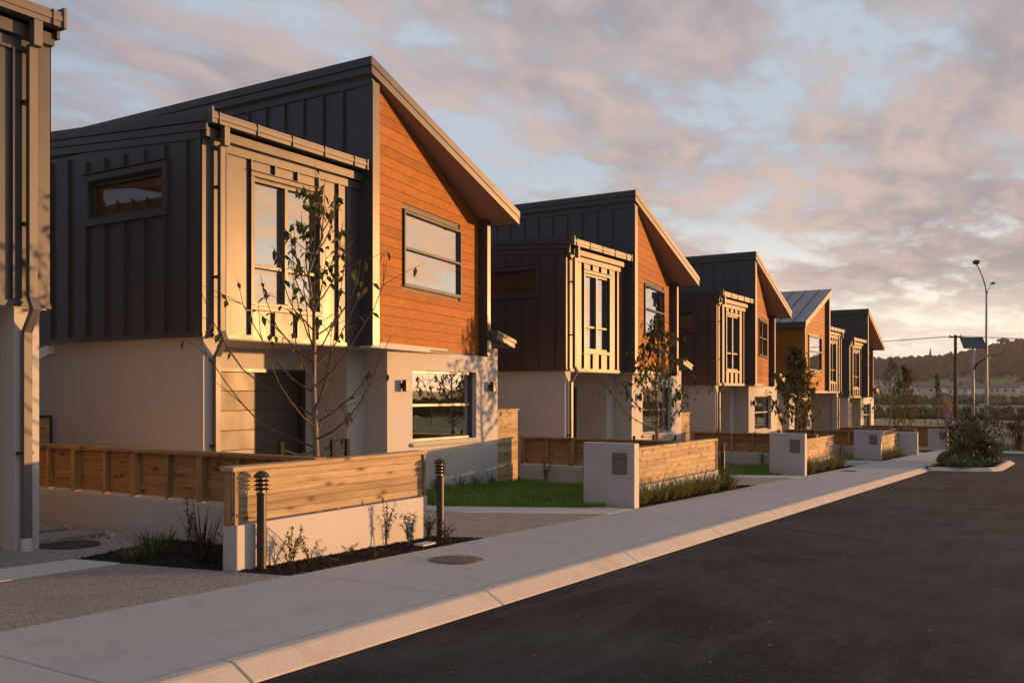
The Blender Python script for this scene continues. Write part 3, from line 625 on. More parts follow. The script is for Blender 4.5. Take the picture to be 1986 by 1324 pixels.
# ================================================================== LOTS
def fence(x0, x1, y0, y1, top, wall_top, label, group, face, back_posts=True, ground=None, nrow=5, cap=0.10, post_step=0.95, split=0.0, end_posts=True):
    """timber boards on a low masonry wall, from (x0,y0) to (x1,y1); face = side the boards look to (+1 right of the run, -1 left)"""
    t = tag(empty('fence', (x0, y0, 0)), label, 'fence', group)
    L = math.hypot(x1 - x0, y1 - y0); ux, uy = (x1 - x0) / L, (y1 - y0) / L
    nx, ny = (uy * face, -ux * face)
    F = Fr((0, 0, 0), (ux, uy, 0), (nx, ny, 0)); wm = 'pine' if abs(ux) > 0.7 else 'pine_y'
    g0 = (ground if ground is not None else gz(x0)) - 0.3
    g1 = (ground if ground is not None else gz(x1)) - 0.3
    if wall_top is not None:
        mb = MB(); mb.hexa([F(0, g0, 0.02), F(L, g1, 0.02), F(L, g1, -0.18), F(0, g0, -0.18), F(0, wall_top, 0.02), F(L, wall_top, 0.02), F(L, wall_top, -0.18), F(0, wall_top, -0.18)])
        bevel(mb.build('base_wall', M['plaster'], t), 0.012, 2); b0 = wall_top + 0.014
    else: b0 = max(g0, g1) + 0.36
    hgt = (top - 0.05 - b0) / nrow
    for r in range(nrow):
        cuts = [0.0]
        if split:
            a = R.uniform(0.5, 1.0) * split
            while a < L - 0.4: cuts.append(a); a += split * R.uniform(0.8, 1.2)
        cuts.append(L)
        for c0, c1 in zip(cuts, cuts[1:]):
            mb = MB(); j = R.uniform(-0.003, 0.003); mb.boxf(F, c0 + 0.0015, c1 - 0.0015, b0 + hgt * r + 0.0006, b0 + hgt * (r + 1) - 0.0006, -0.055 + j, -0.03 + j)
            bevel(mb.build('board', M[wm], t), 0.005)
    n = max(1, round(L / post_step))
    for i in range(n + 1):
        a = L * i / n; w = 0.045 if i % 2 == 0 else 0.025; d = 0.16 if i % 2 == 0 else 0.13
        a = min(max(a, w), L - w)
        mb = MB(); mb.boxf(F, a - w, a + w, b0 - 0.03 if wall_top is not None else g0, top - 0.045, -0.06 - (d - 0.06), -0.0585)
        bevel(mb.build('post', M['pine_z'], t), 0.003)
    if end_posts:
        for a in (0.0, L - 0.045):
            mb = MB(); mb.boxf(F, a, a + 0.045, b0 - 0.03, top - 0.045, -0.0265, -0.006); bevel(mb.build('post', M['pine_z'], t), 0.002)
    mb = MB(); mb.boxf(F, -0.03, L + 0.02, top - 0.045, top, -0.18, 0.0); bevel(mb.build('cap_rail', M[wm], t), 0.004)
    return t
def pillar(x, y, z, top, label, lb=True, depth=0.95, wid=0.2):
    t = tag(empty('letterbox_pillar' if lb else 'wall_pillar', (x, y, z)), label, 'pillar')
    bevel(MB().box(0, wid, 0, depth, -0.4, top - z).build('pillar_body', M['plaster'], t), 0.012, 2)
    if lb:
        zc = top - z - 0.16
        o = MB().box(-0.012, 0.0, 0.13, 0.40, zc - 0.36, zc).build('letterbox', M['letterbox'], t); bevel(o, 0.004)
        bevel(MB().box(-0.03, -0.012, 0.135, 0.395, zc - 0.085, zc - 0.01).build('flap', M['letterbox'], o), 0.004)
        MB().box(-0.017, -0.0125, 0.145, 0.385, zc - 0.345, zc - 0.10).build('door', M['letterbox'], o)
        MB().tube([(-0.017, 0.265, zc - 0.15), (-0.024, 0.265, zc - 0.15)], 0.012, 10).build('lock', M['galv'], o)
    return t
def bollard(x, y, z, label, hgt=0.96):
    t = tag(empty('bollard_light', (x, y, z)), label, 'bollard', 'garden bollard lights'); s = hgt / 0.96
    MB().lathe([(0.046, -0.2), (0.046, 0.72 * s), (0.05, 0.725 * s), (0.05, 0.745 * s)], n=18).build('post', M['bollard'], t, smooth=False)
    ln = MB().lathe([(0.032, 0.745 * s), (0.032, 0.90 * s)], n=14).build('lens', M['lens'], t)
    for i in range(4):
        a = math.pi / 4 + i * math.pi / 2; MB().tube([(0.046 * math.cos(a), 0.046 * math.sin(a), 0.74 * s), (0.046 * math.cos(a), 0.046 * math.sin(a), 0.90 * s)], 0.005, 6).build('strut', M['bollard'], t)
    for zz in (0.775, 0.815, 0.855): MB().lathe([(0.046, zz * s + 0.012), (0.075, zz * s - 0.002), (0.077, zz * s + 0.004), (0.046, zz * s + 0.02)], n=18).build('louvre', M['bollard'], t)
    MB().lathe([(0.078, 0.893 * s), (0.08, 0.90 * s), (0.066, 0.925 * s), (0.04, 0.948 * s), (0.012, 0.957 * s), (0.004, 0.96 * s)], n=18).build('cap', M['bollard'], t)
    return t
# ---- plants -----------------------------------------------------------------
def blade(mb, p, ang, L, w, lean, curl, seg=3):
    d = Vector((math.cos(ang), math.sin(ang), 0)); s = Vector((-d.y, d.x, 0)); pts = []
    for k in range(seg + 1):
        t = k / seg; q = Vector(p) + d * (lean * L * t + curl * L * t * t) + Vector((0, 0, L * t * (1 - 0.45 * curl * t * 1.6))); ww = w * (1 - t) ** 0.7 if k < seg else 0.0
        pts.append((q - s * ww / 2, q + s * ww / 2) if k < seg else (q,))
    i = len(mb.v)
    for a in pts: mb.v += [tuple(x) for x in a]
    for k in range(seg - 1): mb.f.append((i + 2 * k, i + 2 * k + 1, i + 2 * k + 3, i + 2 * k + 2))
    k = seg - 1; mb.f.append((i + 2 * k, i + 2 * k + 1, i + 2 * seg))
def tuft(x, y, z, m, label, group, hgt=0.4, n=45, spread=0.08, w=0.012, lean=0.25, curl=0.5, name='grass_clump', cat='plant'):
    mb = MB()
    for i in range(n):
        a = R.uniform(0, 6.28); r = spread * math.sqrt(R.random())
        blade(mb, (r * math.cos(a), r * math.sin(a), 0), a + R.uniform(-0.6, 0.6), hgt * R.uniform(0.5, 1.1), w * R.uniform(0.7, 1.2), lean * R.uniform(0.2, 1.3), curl * R.uniform(0.1, 1.3))
    return tag(mb.build(name, M[m], loc=(x, y, z)), label, cat, group)
def leaf(mb, p, d, L, w, fold=0.25, droop=0.3):
    """one pointed leaf of four faces"""
    d = Vector(d).normalized(); s = d.cross(Vector((0, 0, 1)))
    s = s.normalized() if s.length > 0.05 else Vector((1, 0, 0)); n = s.cross(d); p = Vector(p)
    a = p; m1 = p + d * L * 0.38 - Vector((0, 0, droop * L * 0.10)); t = p + d * L - Vector((0, 0, droop * L * 0.45))
    l1 = m1 - s * w / 2 + n * fold * w * 0.5; r1 = m1 + s * w / 2 + n * fold * w * 0.5; m2 = p + d * L * 0.72 - Vector((0, 0, droop * L * 0.25))
    l2 = m2 - s * w * 0.33 + n * fold * w * 0.3; r2 = m2 + s * w * 0.33 + n * fold * w * 0.3
    i = len(mb.v); mb.v += [tuple(q) for q in (a, m1, m2, t, l1, r1, l2, r2)]
    mb.f += [(i, i + 1, i + 4), (i, i + 5, i + 1), (i + 1, i + 2, i + 6, i + 4), (i + 1, i + 5, i + 7, i + 2), (i + 2, i + 3, i + 6), (i + 2, i + 7, i + 3)]
def rdir(up=0.0):
    a = R.uniform(0, 6.28); z = R.uniform(-0.6, 0.8) + up; r = math.sqrt(max(0.05, 1 - min(1, z * z))); return Vector((r * math.cos(a), r * math.sin(a), z))
def shrub(x, y, z, hgt, label, group=None, stems=5, lv=14, L=0.07, m='shrub', spread=0.35, name='shrub', top_leaves=0.25):
    """a few upright stems with leaves up their length"""
    t = tag(empty(name, (x, y, z)), label, 'shrub', group); sm = MB(); lm = MB()
    for i in range(stems):
        a = R.uniform(0, 6.28); tip = Vector((math.cos(a) * spread * R.random(), math.sin(a) * spread * R.random(), hgt * R.uniform(0.55, 1.0)))
        mid = Vector((tip.x * 0.35, tip.y * 0.35, tip.z * 0.55)); b = Vector((R.uniform(-0.03, 0.03), R.uniform(-0.03, 0.03), -0.02))
        sm.tube([b, mid, tip], [0.006, 0.004, 0.002], 5)
        for k in range(lv):
            q = top_leaves + (1 - top_leaves) * (k + R.random()) / lv; p = b.lerp(mid, q / 0.5) if q < 0.5 else mid.lerp(tip, (q - 0.5) / 0.5)
            for _ in range(2): leaf(lm, p, rdir(0.15), L * R.uniform(0.7, 1.2), L * 0.42, 0.3, 0.3)
    sm.build('stems', M['twig'], t); lm.build('foliage', M[m], t); return t
def cover(x, y, z, rx, ry, hgt, n, label, m='shrub', L=0.08, name='ground_cover', kind='stuff'):
    mb = MB()
    for i in range(n):
        a = R.uniform(0, 6.28); r = math.sqrt(R.random()); px, py = rx * r * math.cos(a), ry * r * math.sin(a); hh = hgt * (1 - 0.55 * r * r) * (0.65 + 0.5 * noise.noise(Vector((px * 3, py * 3, x))))
        leaf(mb, (px, py, max(0.02, hh * R.uniform(0.35, 1.0))), rdir(0.35), L * R.uniform(0.6, 1.3), L * 0.5, 0.3, 0.4)
    o = mb.build(name, M[m], loc=(x, y, z)); return tag(o, label, 'plants', kind=kind)
# leaf meshes shared by single leaf objects
LEAFS = []
for i in range(6):
    mb = MB(); leaf(mb, (0, 0, 0), (1, 0, 0.0), 0.125 * R.uniform(0.85, 1.15), 0.064 * R.uniform(0.85, 1.15), R.uniform(0.15, 0.5), R.uniform(0.2, 0.8)); LEAFS.append(mb.mesh('leaf', M['leaf']))
def young_tree(x, y, z, hgt, label, seed, single=False, lm='leaf', nbr=26, lpb=9, trunk_r=0.05, leafL=0.09, spread=1.0, low=0.28, upright=0.6):
    rr = random.Random(seed); t = tag(empty('young_tree', (x, y, z)), label, 'tree', 'young street-front trees')
    tk = MB(); pts = [Vector((0, 0, -0.2))]; n = 9
    for k in range(1, n + 1): pts.append(Vector((rr.uniform(-0.02, 0.02) * k * 0.6, rr.uniform(-0.02, 0.02) * k * 0.6, hgt * 0.93 * k / n)))
    tk.tube(pts, [trunk_r * (1 - 0.86 * k / n) for k in range(n + 1)], 10); tk.build('trunk', M['bark'], t, smooth=True)
    cr = MB(); lfm = MB(); spots = []
    def along(q):
        q *= n; k = min(int(q), n - 1); return pts[k].lerp(pts[k + 1], q - k)
    for b in range(nbr):
        f = low + (0.97 - low) * (b + rr.random()) / nbr; a = b * 2.4 + rr.uniform(-0.5, 0.5); L = spread * hgt * (0.36 * (1 - f) ** 1.15 + 0.085) * rr.uniform(0.75, 1.2)
        d = Vector((math.cos(a), math.sin(a), 0)); p = along(f); q = [p]; el = upright * (0.15 + 1.55 * f) * rr.uniform(0.85, 1.15); m_ = 6
        for k in range(m_):
            el2 = min(1.5, el + 0.16 * k); q.append(q[-1] + (d * math.cos(el2) + Vector((0, 0, math.sin(el2))) + Vector((rr.uniform(-.12, .12), rr.uniform(-.12, .12), rr.uniform(-.08, .08)))) * L / m_)
        cr.tube(q, [0.012 * (1 - 0.75 * k / m_) * (1.25 - 0.5 * f) for k in range(m_ + 1)], 5)
        for k in range(lpb):
            if rr.random() < 0.12: continue
            uu = 0.30 + 0.70 * (k + rr.random()) / lpb; i = min(int(uu * m_), m_ - 1); pp = q[i].lerp(q[i + 1], uu * m_ - i); spots.append((pp, f))
        for _ in range(2):     # side twigs
            i = rr.randint(2, m_ - 1); a2 = a + rr.choice((-1, 1)) * rr.uniform(0.6, 1.1); d2 = Vector((math.cos(a2), math.sin(a2), rr.uniform(0.2, 0.9))).normalized(); e = q[i] + d2 * L * rr.uniform(0.2, 0.4)
            cr.tube([q[i], q[i].lerp(e, 0.5) + Vector((0, 0, 0.01)), e], [0.005, 0.004, 0.002], 4)
            for w_ in (0.5, 0.8, 1.0): spots.append((q[i].lerp(e, w_), f))
    c = cr.build('crown', M['twig'], t)
    cnt = 0
    rr.shuffle(spots)
    for p, f in spots:
        if single and f < 0.45 and rr.random() < 0.68: continue
        if single and rr.random() < 0.10: continue
        a = rr.uniform(0, 6.28); el = rr.uniform(-1.25, -0.15)
        if single:
            if cnt >= 298: break
            cnt += 1; o = link('leaf', LEAFS[rr.randrange(6)], c, p, (rr.uniform(-0.8, 0.8), -el, a)); s = rr.uniform(0.75, 1.15); o.scale = (s, s, s)
        else: leaf(lfm, p, (math.cos(a) * math.cos(el), math.sin(a) * math.cos(el), math.sin(el)), leafL * rr.uniform(0.8, 1.25), leafL * 0.5, 0.35, 0.5)
    if not single: lfm.build('foliage', M[lm], c)
    return t
def stakes(x, y, z, top, label, offs, ties=True):
    for i, (dx, dy) in enumerate(offs):
        mb = MB(); mb.box(-0.032, 0.032, -0.022, 0.022, -0.3, top); o = mb.build('tree_stake', M['stake'], loc=(x + dx, y + dy, z), smooth=False); bevel(o, 0.004)
        tag(o, 'square dark timber tree stake around ' + label, 'stake', 'tree stakes around ' + label)
        if ties:
            mb = MB(); e = Vector((-dx, -dy, -0.03)); mb.tube([(0, 0, top - 0.10), tuple(e * 0.5 + Vector((0, 0, top - 0.16))), tuple(e + Vector((0, 0, top - 0.1)))], 0.017, 5)
            tag(mb.build('tree_tie', M['tie'], loc=(x + dx, y + dy, z)), 'dark green webbing tie strapping the trunk of ' + label, 'tree tie', 'tree ties on ' + label)
def scatter(name, label, poly, dz, n, m, size, kind='stuff'):
    """chips or pebbles strewn in a polygon: joined, nobody could count them"""
    mb = MB(); xs = [p[0] for p in poly]; ys = [p[1] for p in poly]; c = 0
    def inside(px, py):
        r = False; j = len(poly) - 1
        for i in range(len(poly)):
            if (poly[i][1] > py) != (poly[j][1] > py) and px < (poly[j][0] - poly[i][0]) * (py - poly[i][1]) / (poly[j][1] - poly[i][1]) + poly[i][0]: r = not r
            j = i
        return r
    while c < n:
        x, y = R.uniform(min(xs), max(xs)), R.uniform(min(ys), max(ys))
        if not inside(x, y): continue
        c += 1; a = R.uniform(0, 3.14); L, w, t = size[0] * R.uniform(0.5, 1.3), size[1] * R.uniform(0.5, 1.3), size[2] * R.uniform(0.6, 1.4)
        ca, sa = math.cos(a), math.sin(a); tl = R.uniform(-0.5, 0.5); z = gz(x) + dz + R.uniform(-0.3, 0.8) * t; P = []
        for zz in (0, t):
            for px, py in ((-L, -w), (L, -w), (L, w), (-L, w)): k = 0.75 if zz else 1.0; P.append((x + (px * ca - py * sa) * k, y + (px * sa + py * ca) * k, z + zz + px * tl))
        mb.hexa(P)
    return tag(mb.build(name, M[m]), label, 'ground cover', kind=kind)
def lawn(poly, label, n, dz=0.0, hgt=0.09):
    o = sheet('lawn', poly, dz, 'lawn', 0.15)
    mb = MB(); xs = [p[0] for p in poly]; ys = [p[1] for p in poly]; c = 0
    def inside(px, py):
        r = False; j = len(poly) - 1
        for i in range(len(poly)):
            if (poly[i][1] > py) != (poly[j][1] > py) and px < (poly[j][0] - poly[i][0]) * (py - poly[i][1]) / (poly[j][1] - poly[i][1]) + poly[i][0]: r = not r
            j = i
        return r
    while c < n:
        x, y = R.uniform(min(xs), max(xs)), R.uniform(min(ys), max(ys))
        if not inside(x, y): continue
        c += 1; k = 0.7 + 0.9 * max(0, noise.noise(Vector((x * 1.7, y * 1.7, 3))) + 0.3)
        blade(mb, (x, y, gz(x) + dz - 0.005), R.uniform(0, 6.28), hgt * k * R.uniform(0.6, 1.2), 0.009, R.uniform(0.1, 0.6), R.uniform(0, 0.5), 2)
    tag(mb.build('grass', M['blade']), label, 'grass', kind='stuff')

# ---- ground finishes of the lots
P_ = 10.85
bedpoly = [(6.2, 6.95), (6.34, 6.37), (9.62, 6.37), (9.30, 6.95)]
def driveway(dx, x_left):
    agg = [(x_left, 6.374), (13.12, 6.374), (11.85, 8.2), (11.85, 12.5), (9.4, 12.5), (9.4, 8.0), (9.45, 6.9)]
    sheet('driveway', [(x + dx, y) for x, y in agg], 0.0, 'agg')
    sheet('driveway_edging', [(13.125, 6.374), (14.1, 6.374), (14.1, 6.85), (13.75, 7.1), (12.45, 9.05), (12.45, 12.4), (11.855, 12.4), (11.855, 8.2)] if not dx else [(x + dx, y) for x, y in [(13.125, 6.374), (14.1, 6.374), (14.1, 6.85), (13.75, 7.1), (12.45, 9.05), (12.45, 12.4), (11.855, 12.4), (11.855, 8.2)]], 0.004, 'strip')
for k in range(4): driveway(P_ * k - (0 if k < 2 else 0.25 * (k - 1)), 9.63)
# the drive of the house beside the pebble path
sheet('driveway', [(-6, 6.374), (6.33, 6.374), (6.12, 7.13), (5.86, 8.20), (-6, 8.09)], 0.0, 'agg')
sheet('driveway_edging', [(-6, 8.094), (5.86, 8.204), (5.74, 8.82), (-6, 8.76)], 0.004, 'strip')
sheet('driveway', [(-6, 8.764), (5.74, 8.824), (7.02, 9.22), (7.2, 9.9), (6.1, 9.95), (5.6, 12), (-6, 12)], 0.0, 'agg')
scatter('pebbles', 'pale pebbles laid along the side path of the house by the boundary fence', [(6.1, 9.96), (7.2, 9.92), (7.3, 10.6), (7.28, 17), (6.0, 17), (6.0, 10.3)], -0.03, 5200, 'pebble', (0.025, 0.02, 0.02))
for i, (yy, lab) in enumerate(((10.3, 'stepping paver beside the round gully cover'), (11.05, 'second stepping paver along the pebbles from the gully cover'), (11.8, 'third stepping paver along the pebbles from the gully cover'), (12.6, 'fourth stepping paver along the pebbles from the gully cover'))):
    o = MB().box(-0.42, 0.42, -0.24, 0.24, -0.05, 0.0).build('stepping_paver', M['paver'], loc=(6.62, yy + 0.12, gz(6.6) + 0.035)); bevel(o, 0.006)
    tag(o, 'dark ' + lab, 'paver', 'stepping pavers in the pebble path')
o = MB().lathe([(0.33, -0.05), (0.33, 0.006), (0.30, 0.010)], (0, 0, 0), 40).build('gully_cover', M['lid_dark'], loc=(6.27, 9.74, gz(6.27) + 0.004)); tag(o, 'dark round gully cover in the aggregate drive beside the pebbles', 'manhole cover')
# manhole cover in the footpath with raised bars
def manhole(x, y, label, r=0.30):
    t = tag(empty('manhole_cover', (x, y, gz(x))), label, 'manhole cover'); t.rotation_euler = (0, math.atan(SL), 0.5)
    MB().lathe([(r, -0.03), (r, 0.004), (r - 0.01, 0.006)], n=44).build('rim', M['lid'], t)
    lid = MB().lathe([(r - 0.02, -0.02), (r - 0.02, 0.008), (r - 0.03, 0.010)], n=44).build('lid', M['lid'], t)
    for i in range(-4, 5):
        w = math.sqrt(max(0.0, (r - 0.04) ** 2 - (i * 0.055) ** 2))
        for s in (-1, 1):
            if w > 0.05: MB().box(*( (0.012, w) if s > 0 else (-w, -0.012) ), i * 0.055 - 0.012, i * 0.055 + 0.012, 0.010, 0.016).build('rib', M['lid'], lid)
manhole(8.02, 5.66, 'round iron manhole cover set in the footpath near the mulch bed')
manhole(28.2, 5.9, 'small iron cover in the footpath before the third planted strip', 0.26)
# ---- fences, pillars and bollards
FG1 = 'low timber fences on masonry walls'
fence(6.19, 9.22, 6.95, 6.95, 0.84, 0.28, 'pale pine board fence on low plastered wall between two bollard lights', FG1, 1, nrow=6, post_step=1.5)
fence(7.5, 7.5, 15.0, 7.02, 0.86, 0.27, 'brown pine boundary fence with posts beside the pebble path', FG1, -1, nrow=4, post_step=0.62, ground=-0.2, end_posts=False)
pillar(14.2, 6.40, -0.37, 0.71, 'pale plastered letterbox pillar standing beside the widest lawn')
fence(14.42, 19.86, 6.95, 6.95, 0.55, -0.14, 'pine fence of short boards running from first letterbox pillar to lone bollard', FG1, 1, nrow=6, post_step=1.5, split=0.95)
fence(18.3, 18.3, 11.0, 7.02, 0.56, -0.06, 'brown boundary fence rising behind the widest lawn', FG1, -1, nrow=4, post_step=0.62, ground=-0.5, end_posts=False)
bollard(6.44, 6.86, gz(6.4) - 0.01, 'dark louvred bollard light at the block end of the pine fence', 0.97)
bollard(9.33, 6.82, gz(9.3) + 0.03, 'dark louvred bollard light at the driveway end of the pine fence', 0.95)
bollard(20.05, 6.90, gz(20) + 0.02, 'lone louvred bollard light after the short-board fence', 0.95)
pillar(25.15, 6.40, -0.65, 0.47, 'letterbox pillar at the start of the grassy planted strip past the lone bollard')
fence(25.37, 31.0, 6.95, 6.95, 0.20, -0.43, 'pine fence with one knot behind the second letterbox pillar', FG1, 1, nrow=6, post_step=1.5, split=0.95)
fence(29.1, 29.1, 11.0, 7.02, 0.29, -0.33, 'boundary fence behind the second lawn with two small dark plants', FG1, -1, nrow=4, post_step=0.62, ground=-0.8, end_posts=False)
pillar(35.85, 6.40, -0.92, 0.19, 'letterbox pillar near the cedar sided house')
fence(36.07, 38.7, 6.95, 6.95, -0.03, -0.68, 'higher stepped length of pine fence beside the third letterbox pillar', FG1, 1, nrow=6, post_step=1.3, split=0.95)
fence(38.72, 43.0, 6.95, 6.95, -0.16, -0.78, 'lower stepped length of pine fence ending at a blank pillar', FG1, 1, nrow=5, post_step=1.4, split=0.95)
pillar(43.0, 6.20, -1.09, -0.12, 'blank plastered pillar without a letterbox closing the stepped fence', False, 1.3)
fence(39.9, 39.9, 11.0, 7.02, 0.02, -0.6, 'boundary fence in front of the cedar sided house', FG1, -1, nrow=4, post_step=0.62, ground=-1.1, end_posts=False)
fence(50.2, 50.2, 13.0, 7.3, -0.22, None, 'long brown fence below the last charcoal house', FG1, -1, nrow=6, post_step=0.9, ground=-1.4, end_posts=False)
fence(46.6, 50.2, 8.2, 8.2, -0.24, None, 'short lit return of pine fence behind the blank pillar', FG1, 1, nrow=6, post_step=0.9, ground=-1.4, end_posts=False)
pillar(52.3, 6.1, -1.36, -0.30, 'letterbox pillar partly hidden by the shrubs of the kerbed island', True, 0.95)
fence(56.6, 56.6, 16.0, 6.2, -0.30, None, 'outermost brown fence in front of the banner', FG1, -1, nrow=7, post_step=0.9, ground=-1.45, end_posts=False)
# tall side fences and gates between the houses
def tall(x0, x1, y, z, top, gx0, gx1, gy, label, glabel):
    t = tag(empty('fence', (x0, y, z)), label, 'fence', 'tall side fences'); b = 0.02; n = 16; hgt = (top - z - 0.05) / n
    for i in range(n):
        MB().box(0, x1 - x0, -0.02, 0.0, b + hgt * i + 0.0006, b + hgt * (i + 1) - 0.0006).build('board', M['pine'], t)
    for a in (0.05, (x1 - x0) / 2, x1 - x0 - 0.05): MB().box(a - 0.045, a + 0.045, 0.001, 0.09, -0.3, top - z - 0.03).build('post', M['pine_z'], t)
    MB().box(-0.0, x1 - x0 + 0.02, -0.05, 0.07, top - z - 0.03, top - z).build('cap_rail', M['pine'], t)
    g = tag(empty('gate', (gx0, gy, z)), glabel, 'gate', 'side gates between the houses'); w = gx1 - gx0; hh = top - z - 0.06
    F = Fr((0, 0, 0), (1, 0, 0), (0, -1, 0)); mb = MB(); ringf(mb, F, 0, w, 0.06, hh, 0.04, -0.03, 0.012); mb.build('gate_frame', M['black'], g)
    for i in range(14): q = (hh - 0.14) / 14; MB().boxf(F, 0.041, w - 0.041, 0.1 + q * i + 0.002, 0.1 + q * (i + 1) - 0.002, -0.02, 0.0).build('board', M['pine'], g)
tall(17.34, 18.32, 11.2, -0.50, 1.19, 18.36, 19.9, 12.3, 'tall pine side fence against the all charcoal house', 'black framed pine gate beside the tall fence of the all charcoal house')
tall(28.27, 29.2, 11.2, -0.78, 0.92, 29.25, 30.7, 12.3, 'tall pine side fence past the first brown bay house', 'black framed pine gate after the first brown bay house')
tall(39.06, 40.1, 11.2, -1.05, 0.66, 40.15, 41.2, 12.3, 'tall pine side fence before the cedar sided house', 'black framed gate before the cedar sided house')
tall(6.05, 7.4, 19.5, -0.3, 1.25, 7.56, 8.98, 14.4, 'tall pine fence closing the pebble side path', 'black framed timber gate at the end of the shaded side wall')
# ---- lawns
def lawnpoly(dx, x1): return [(x + dx, y) for x, y in [(12.46, 9.06), (13.76, 7.12), (14.1, 6.86), (14.42, 7.16), (x1, 7.16), (x1, 11.05), (12.46, 11.05)]]
lawn(lawnpoly(0, 18.1), 'thick green lawn between the all charcoal house and the first letterbox pillar', 42000, 0.0, 0.10)
lawn(lawnpoly(P_, 18.0), 'green lawn in front of the first brown bay house', 16000, 0.0, 0.12)
lawn(lawnpoly(2 * P_ - 0.25, 18.0), 'green lawn in front of the middle brown bay house', 9000, 0.0, 0.14)
lawn([(43.3, 6.5), (46.4, 6.5), (46.4, 8.1), (43.3, 9.0)], 'small green lawn behind the blank pillar', 2500, 0.0, 0.14)
# ---- mulch beds
scatter('bark_mulch', 'dark bark mulch below the pine fence between the bollards', bedpoly, -0.02, 5200, 'mulch', (0.035, 0.014, 0.012))
scatter('bark_mulch', 'dark bark mulch in the corner bed beside the boundary fence', [(5.75, 8.82), (5.87, 8.21), (6.13, 7.15), (7.3, 7.15), (7.3, 9.3), (7.02, 9.22)], -0.02, 3600, 'mulch', (0.035, 0.014, 0.012))
for dx, lab in ((0, 'first'), (P_ - 0.1, 'second'), (2 * P_ - 0.4, 'third')):
    scatter('bark_mulch', 'dark bark mulch under the ' + lab + ' planted strip beside a letterbox pillar', [(14.42 + dx, 6.95), (14.42 + dx, 6.38), (20.9 + dx, 6.38), (20.1 + dx, 6.95)], -0.02, 2400 if dx < 1 else 900, 'mulch', (0.04, 0.016, 0.014))
# ---- planting along the first fence
def on(x): return gz(x) - 0.01
shrub(6.75, 6.78, on(6.7), 0.42, 'small leafy shrub in the mulch beside the block end bollard', None, 6, 12, 0.055, 'shrub', 0.22)
shrub(6.95, 6.70, on(7), 0.26, 'low sprig at the foot of the leafy shrub by the block end bollard', None, 4, 8, 0.05, 'shrub', 0.2)
shrub(7.55, 6.72, on(7.5), 0.16, 'tiny pale seedling in the middle of the mulch bed', None, 4, 6, 0.05, 'lily', 0.15)
shrub(8.30, 6.83, on(8.3), 0.66, 'tall thin shrub leaning against the pine fence near its driveway end', None, 3, 16, 0.055, 'shrub', 0.16)
shrub(8.62, 6.74, on(8.6), 0.40, 'leafy shrub between the tall thin shrub and the reddish shrub', None, 6, 11, 0.055, 'shrub', 0.22)
shrub(9.02, 6.78, on(9), 0.36, 'bushy green shrub touching the driveway end of the low wall', None, 6, 11, 0.055, 'shrub', 0.2)
shrub(9.22, 6.66, on(9.2), 0.24, 'small red leaved shrub at the foot of the driveway end bollard', None, 5, 9, 0.05, 'shrub_r', 0.14)
for i, (x, y) in enumerate(((7.7, 6.5), (8.6, 6.52), (9.0, 6.47), (7.2, 6.6))):
    tuft(x, y, on(x), 'lily', 'small weed sprouting through the bark mulch of the bollard bed', 'weeds in the bollard bed', 0.09, 14, 0.03, 0.012, 0.5, 0.6, 'weed')
o = MB().box(-0.12, 0.12, -0.07, 0.07, 0, 0.018).build('box_lid', M['strip'], loc=(8.62, 6.52, on(8.6) + 0.03)); tag(o, 'pale rectangular service lid lying in the mulch bed', 'service lid')
# wire vine along the wall
mb = MB(); pts = [(6.15, 6.99, 0.42), (6.25, 6.93, 0.36), (6.42, 6.91, 0.33), (6.56, 6.90, 0.22), (6.70, 6.88, 0.10), (6.78, 6.84, 0.0)]; mb.tube(pts, 0.004, 5); tag(mb.build('creeper', M['twig']), 'thin bare creeper stem trailing over the block end of the low wall', 'creeper')
# corner bed by the boundary fence
for i, (x, y, s, lab) in enumerate(((6.3, 8.35, 0.36, 'large arching pale grass clump in the middle of the corner bed'), (6.6, 8.75, 0.36, 'arching pale grass clump behind the largest one in the corner bed'), (6.02, 8.3, 0.26, 'low grass clump at the concrete edging of the corner bed'), (6.95, 8.95, 0.3, 'grass clump against the boundary wall in the corner bed'))):
    tuft(x, y, on(x), 'tuft', lab, 'grass clumps in the corner bed', s, 60, 0.07, 0.014, 0.4, 0.7)
tuft(6.33, 7.58, on(6.3), 'flax', 'dark purple spiky flax beside the block end of the wall', None, 0.68, 34, 0.06, 0.022, 0.25, 0.12, 'flax')
shrub(6.60, 8.1, on(6.6), 0.66, 'single upright dark stem shrub rising in the corner bed', None, 2, 26, 0.055, 'shrub', 0.05)
for i, (x, y) in enumerate(((6.4, 7.6), (6.75, 8.1), (6.95, 7.7))):
    shrub(x, y, on(x), 0.26, ('low reddish bush at the foot of the flax', 'low dark green bush behind the flax', 'low reddish bush between flax and boundary wall')[i], 'low reddish bushes', 7, 9, 0.05, 'shrub_r' if i != 1 else 'shrub_d', 0.3)
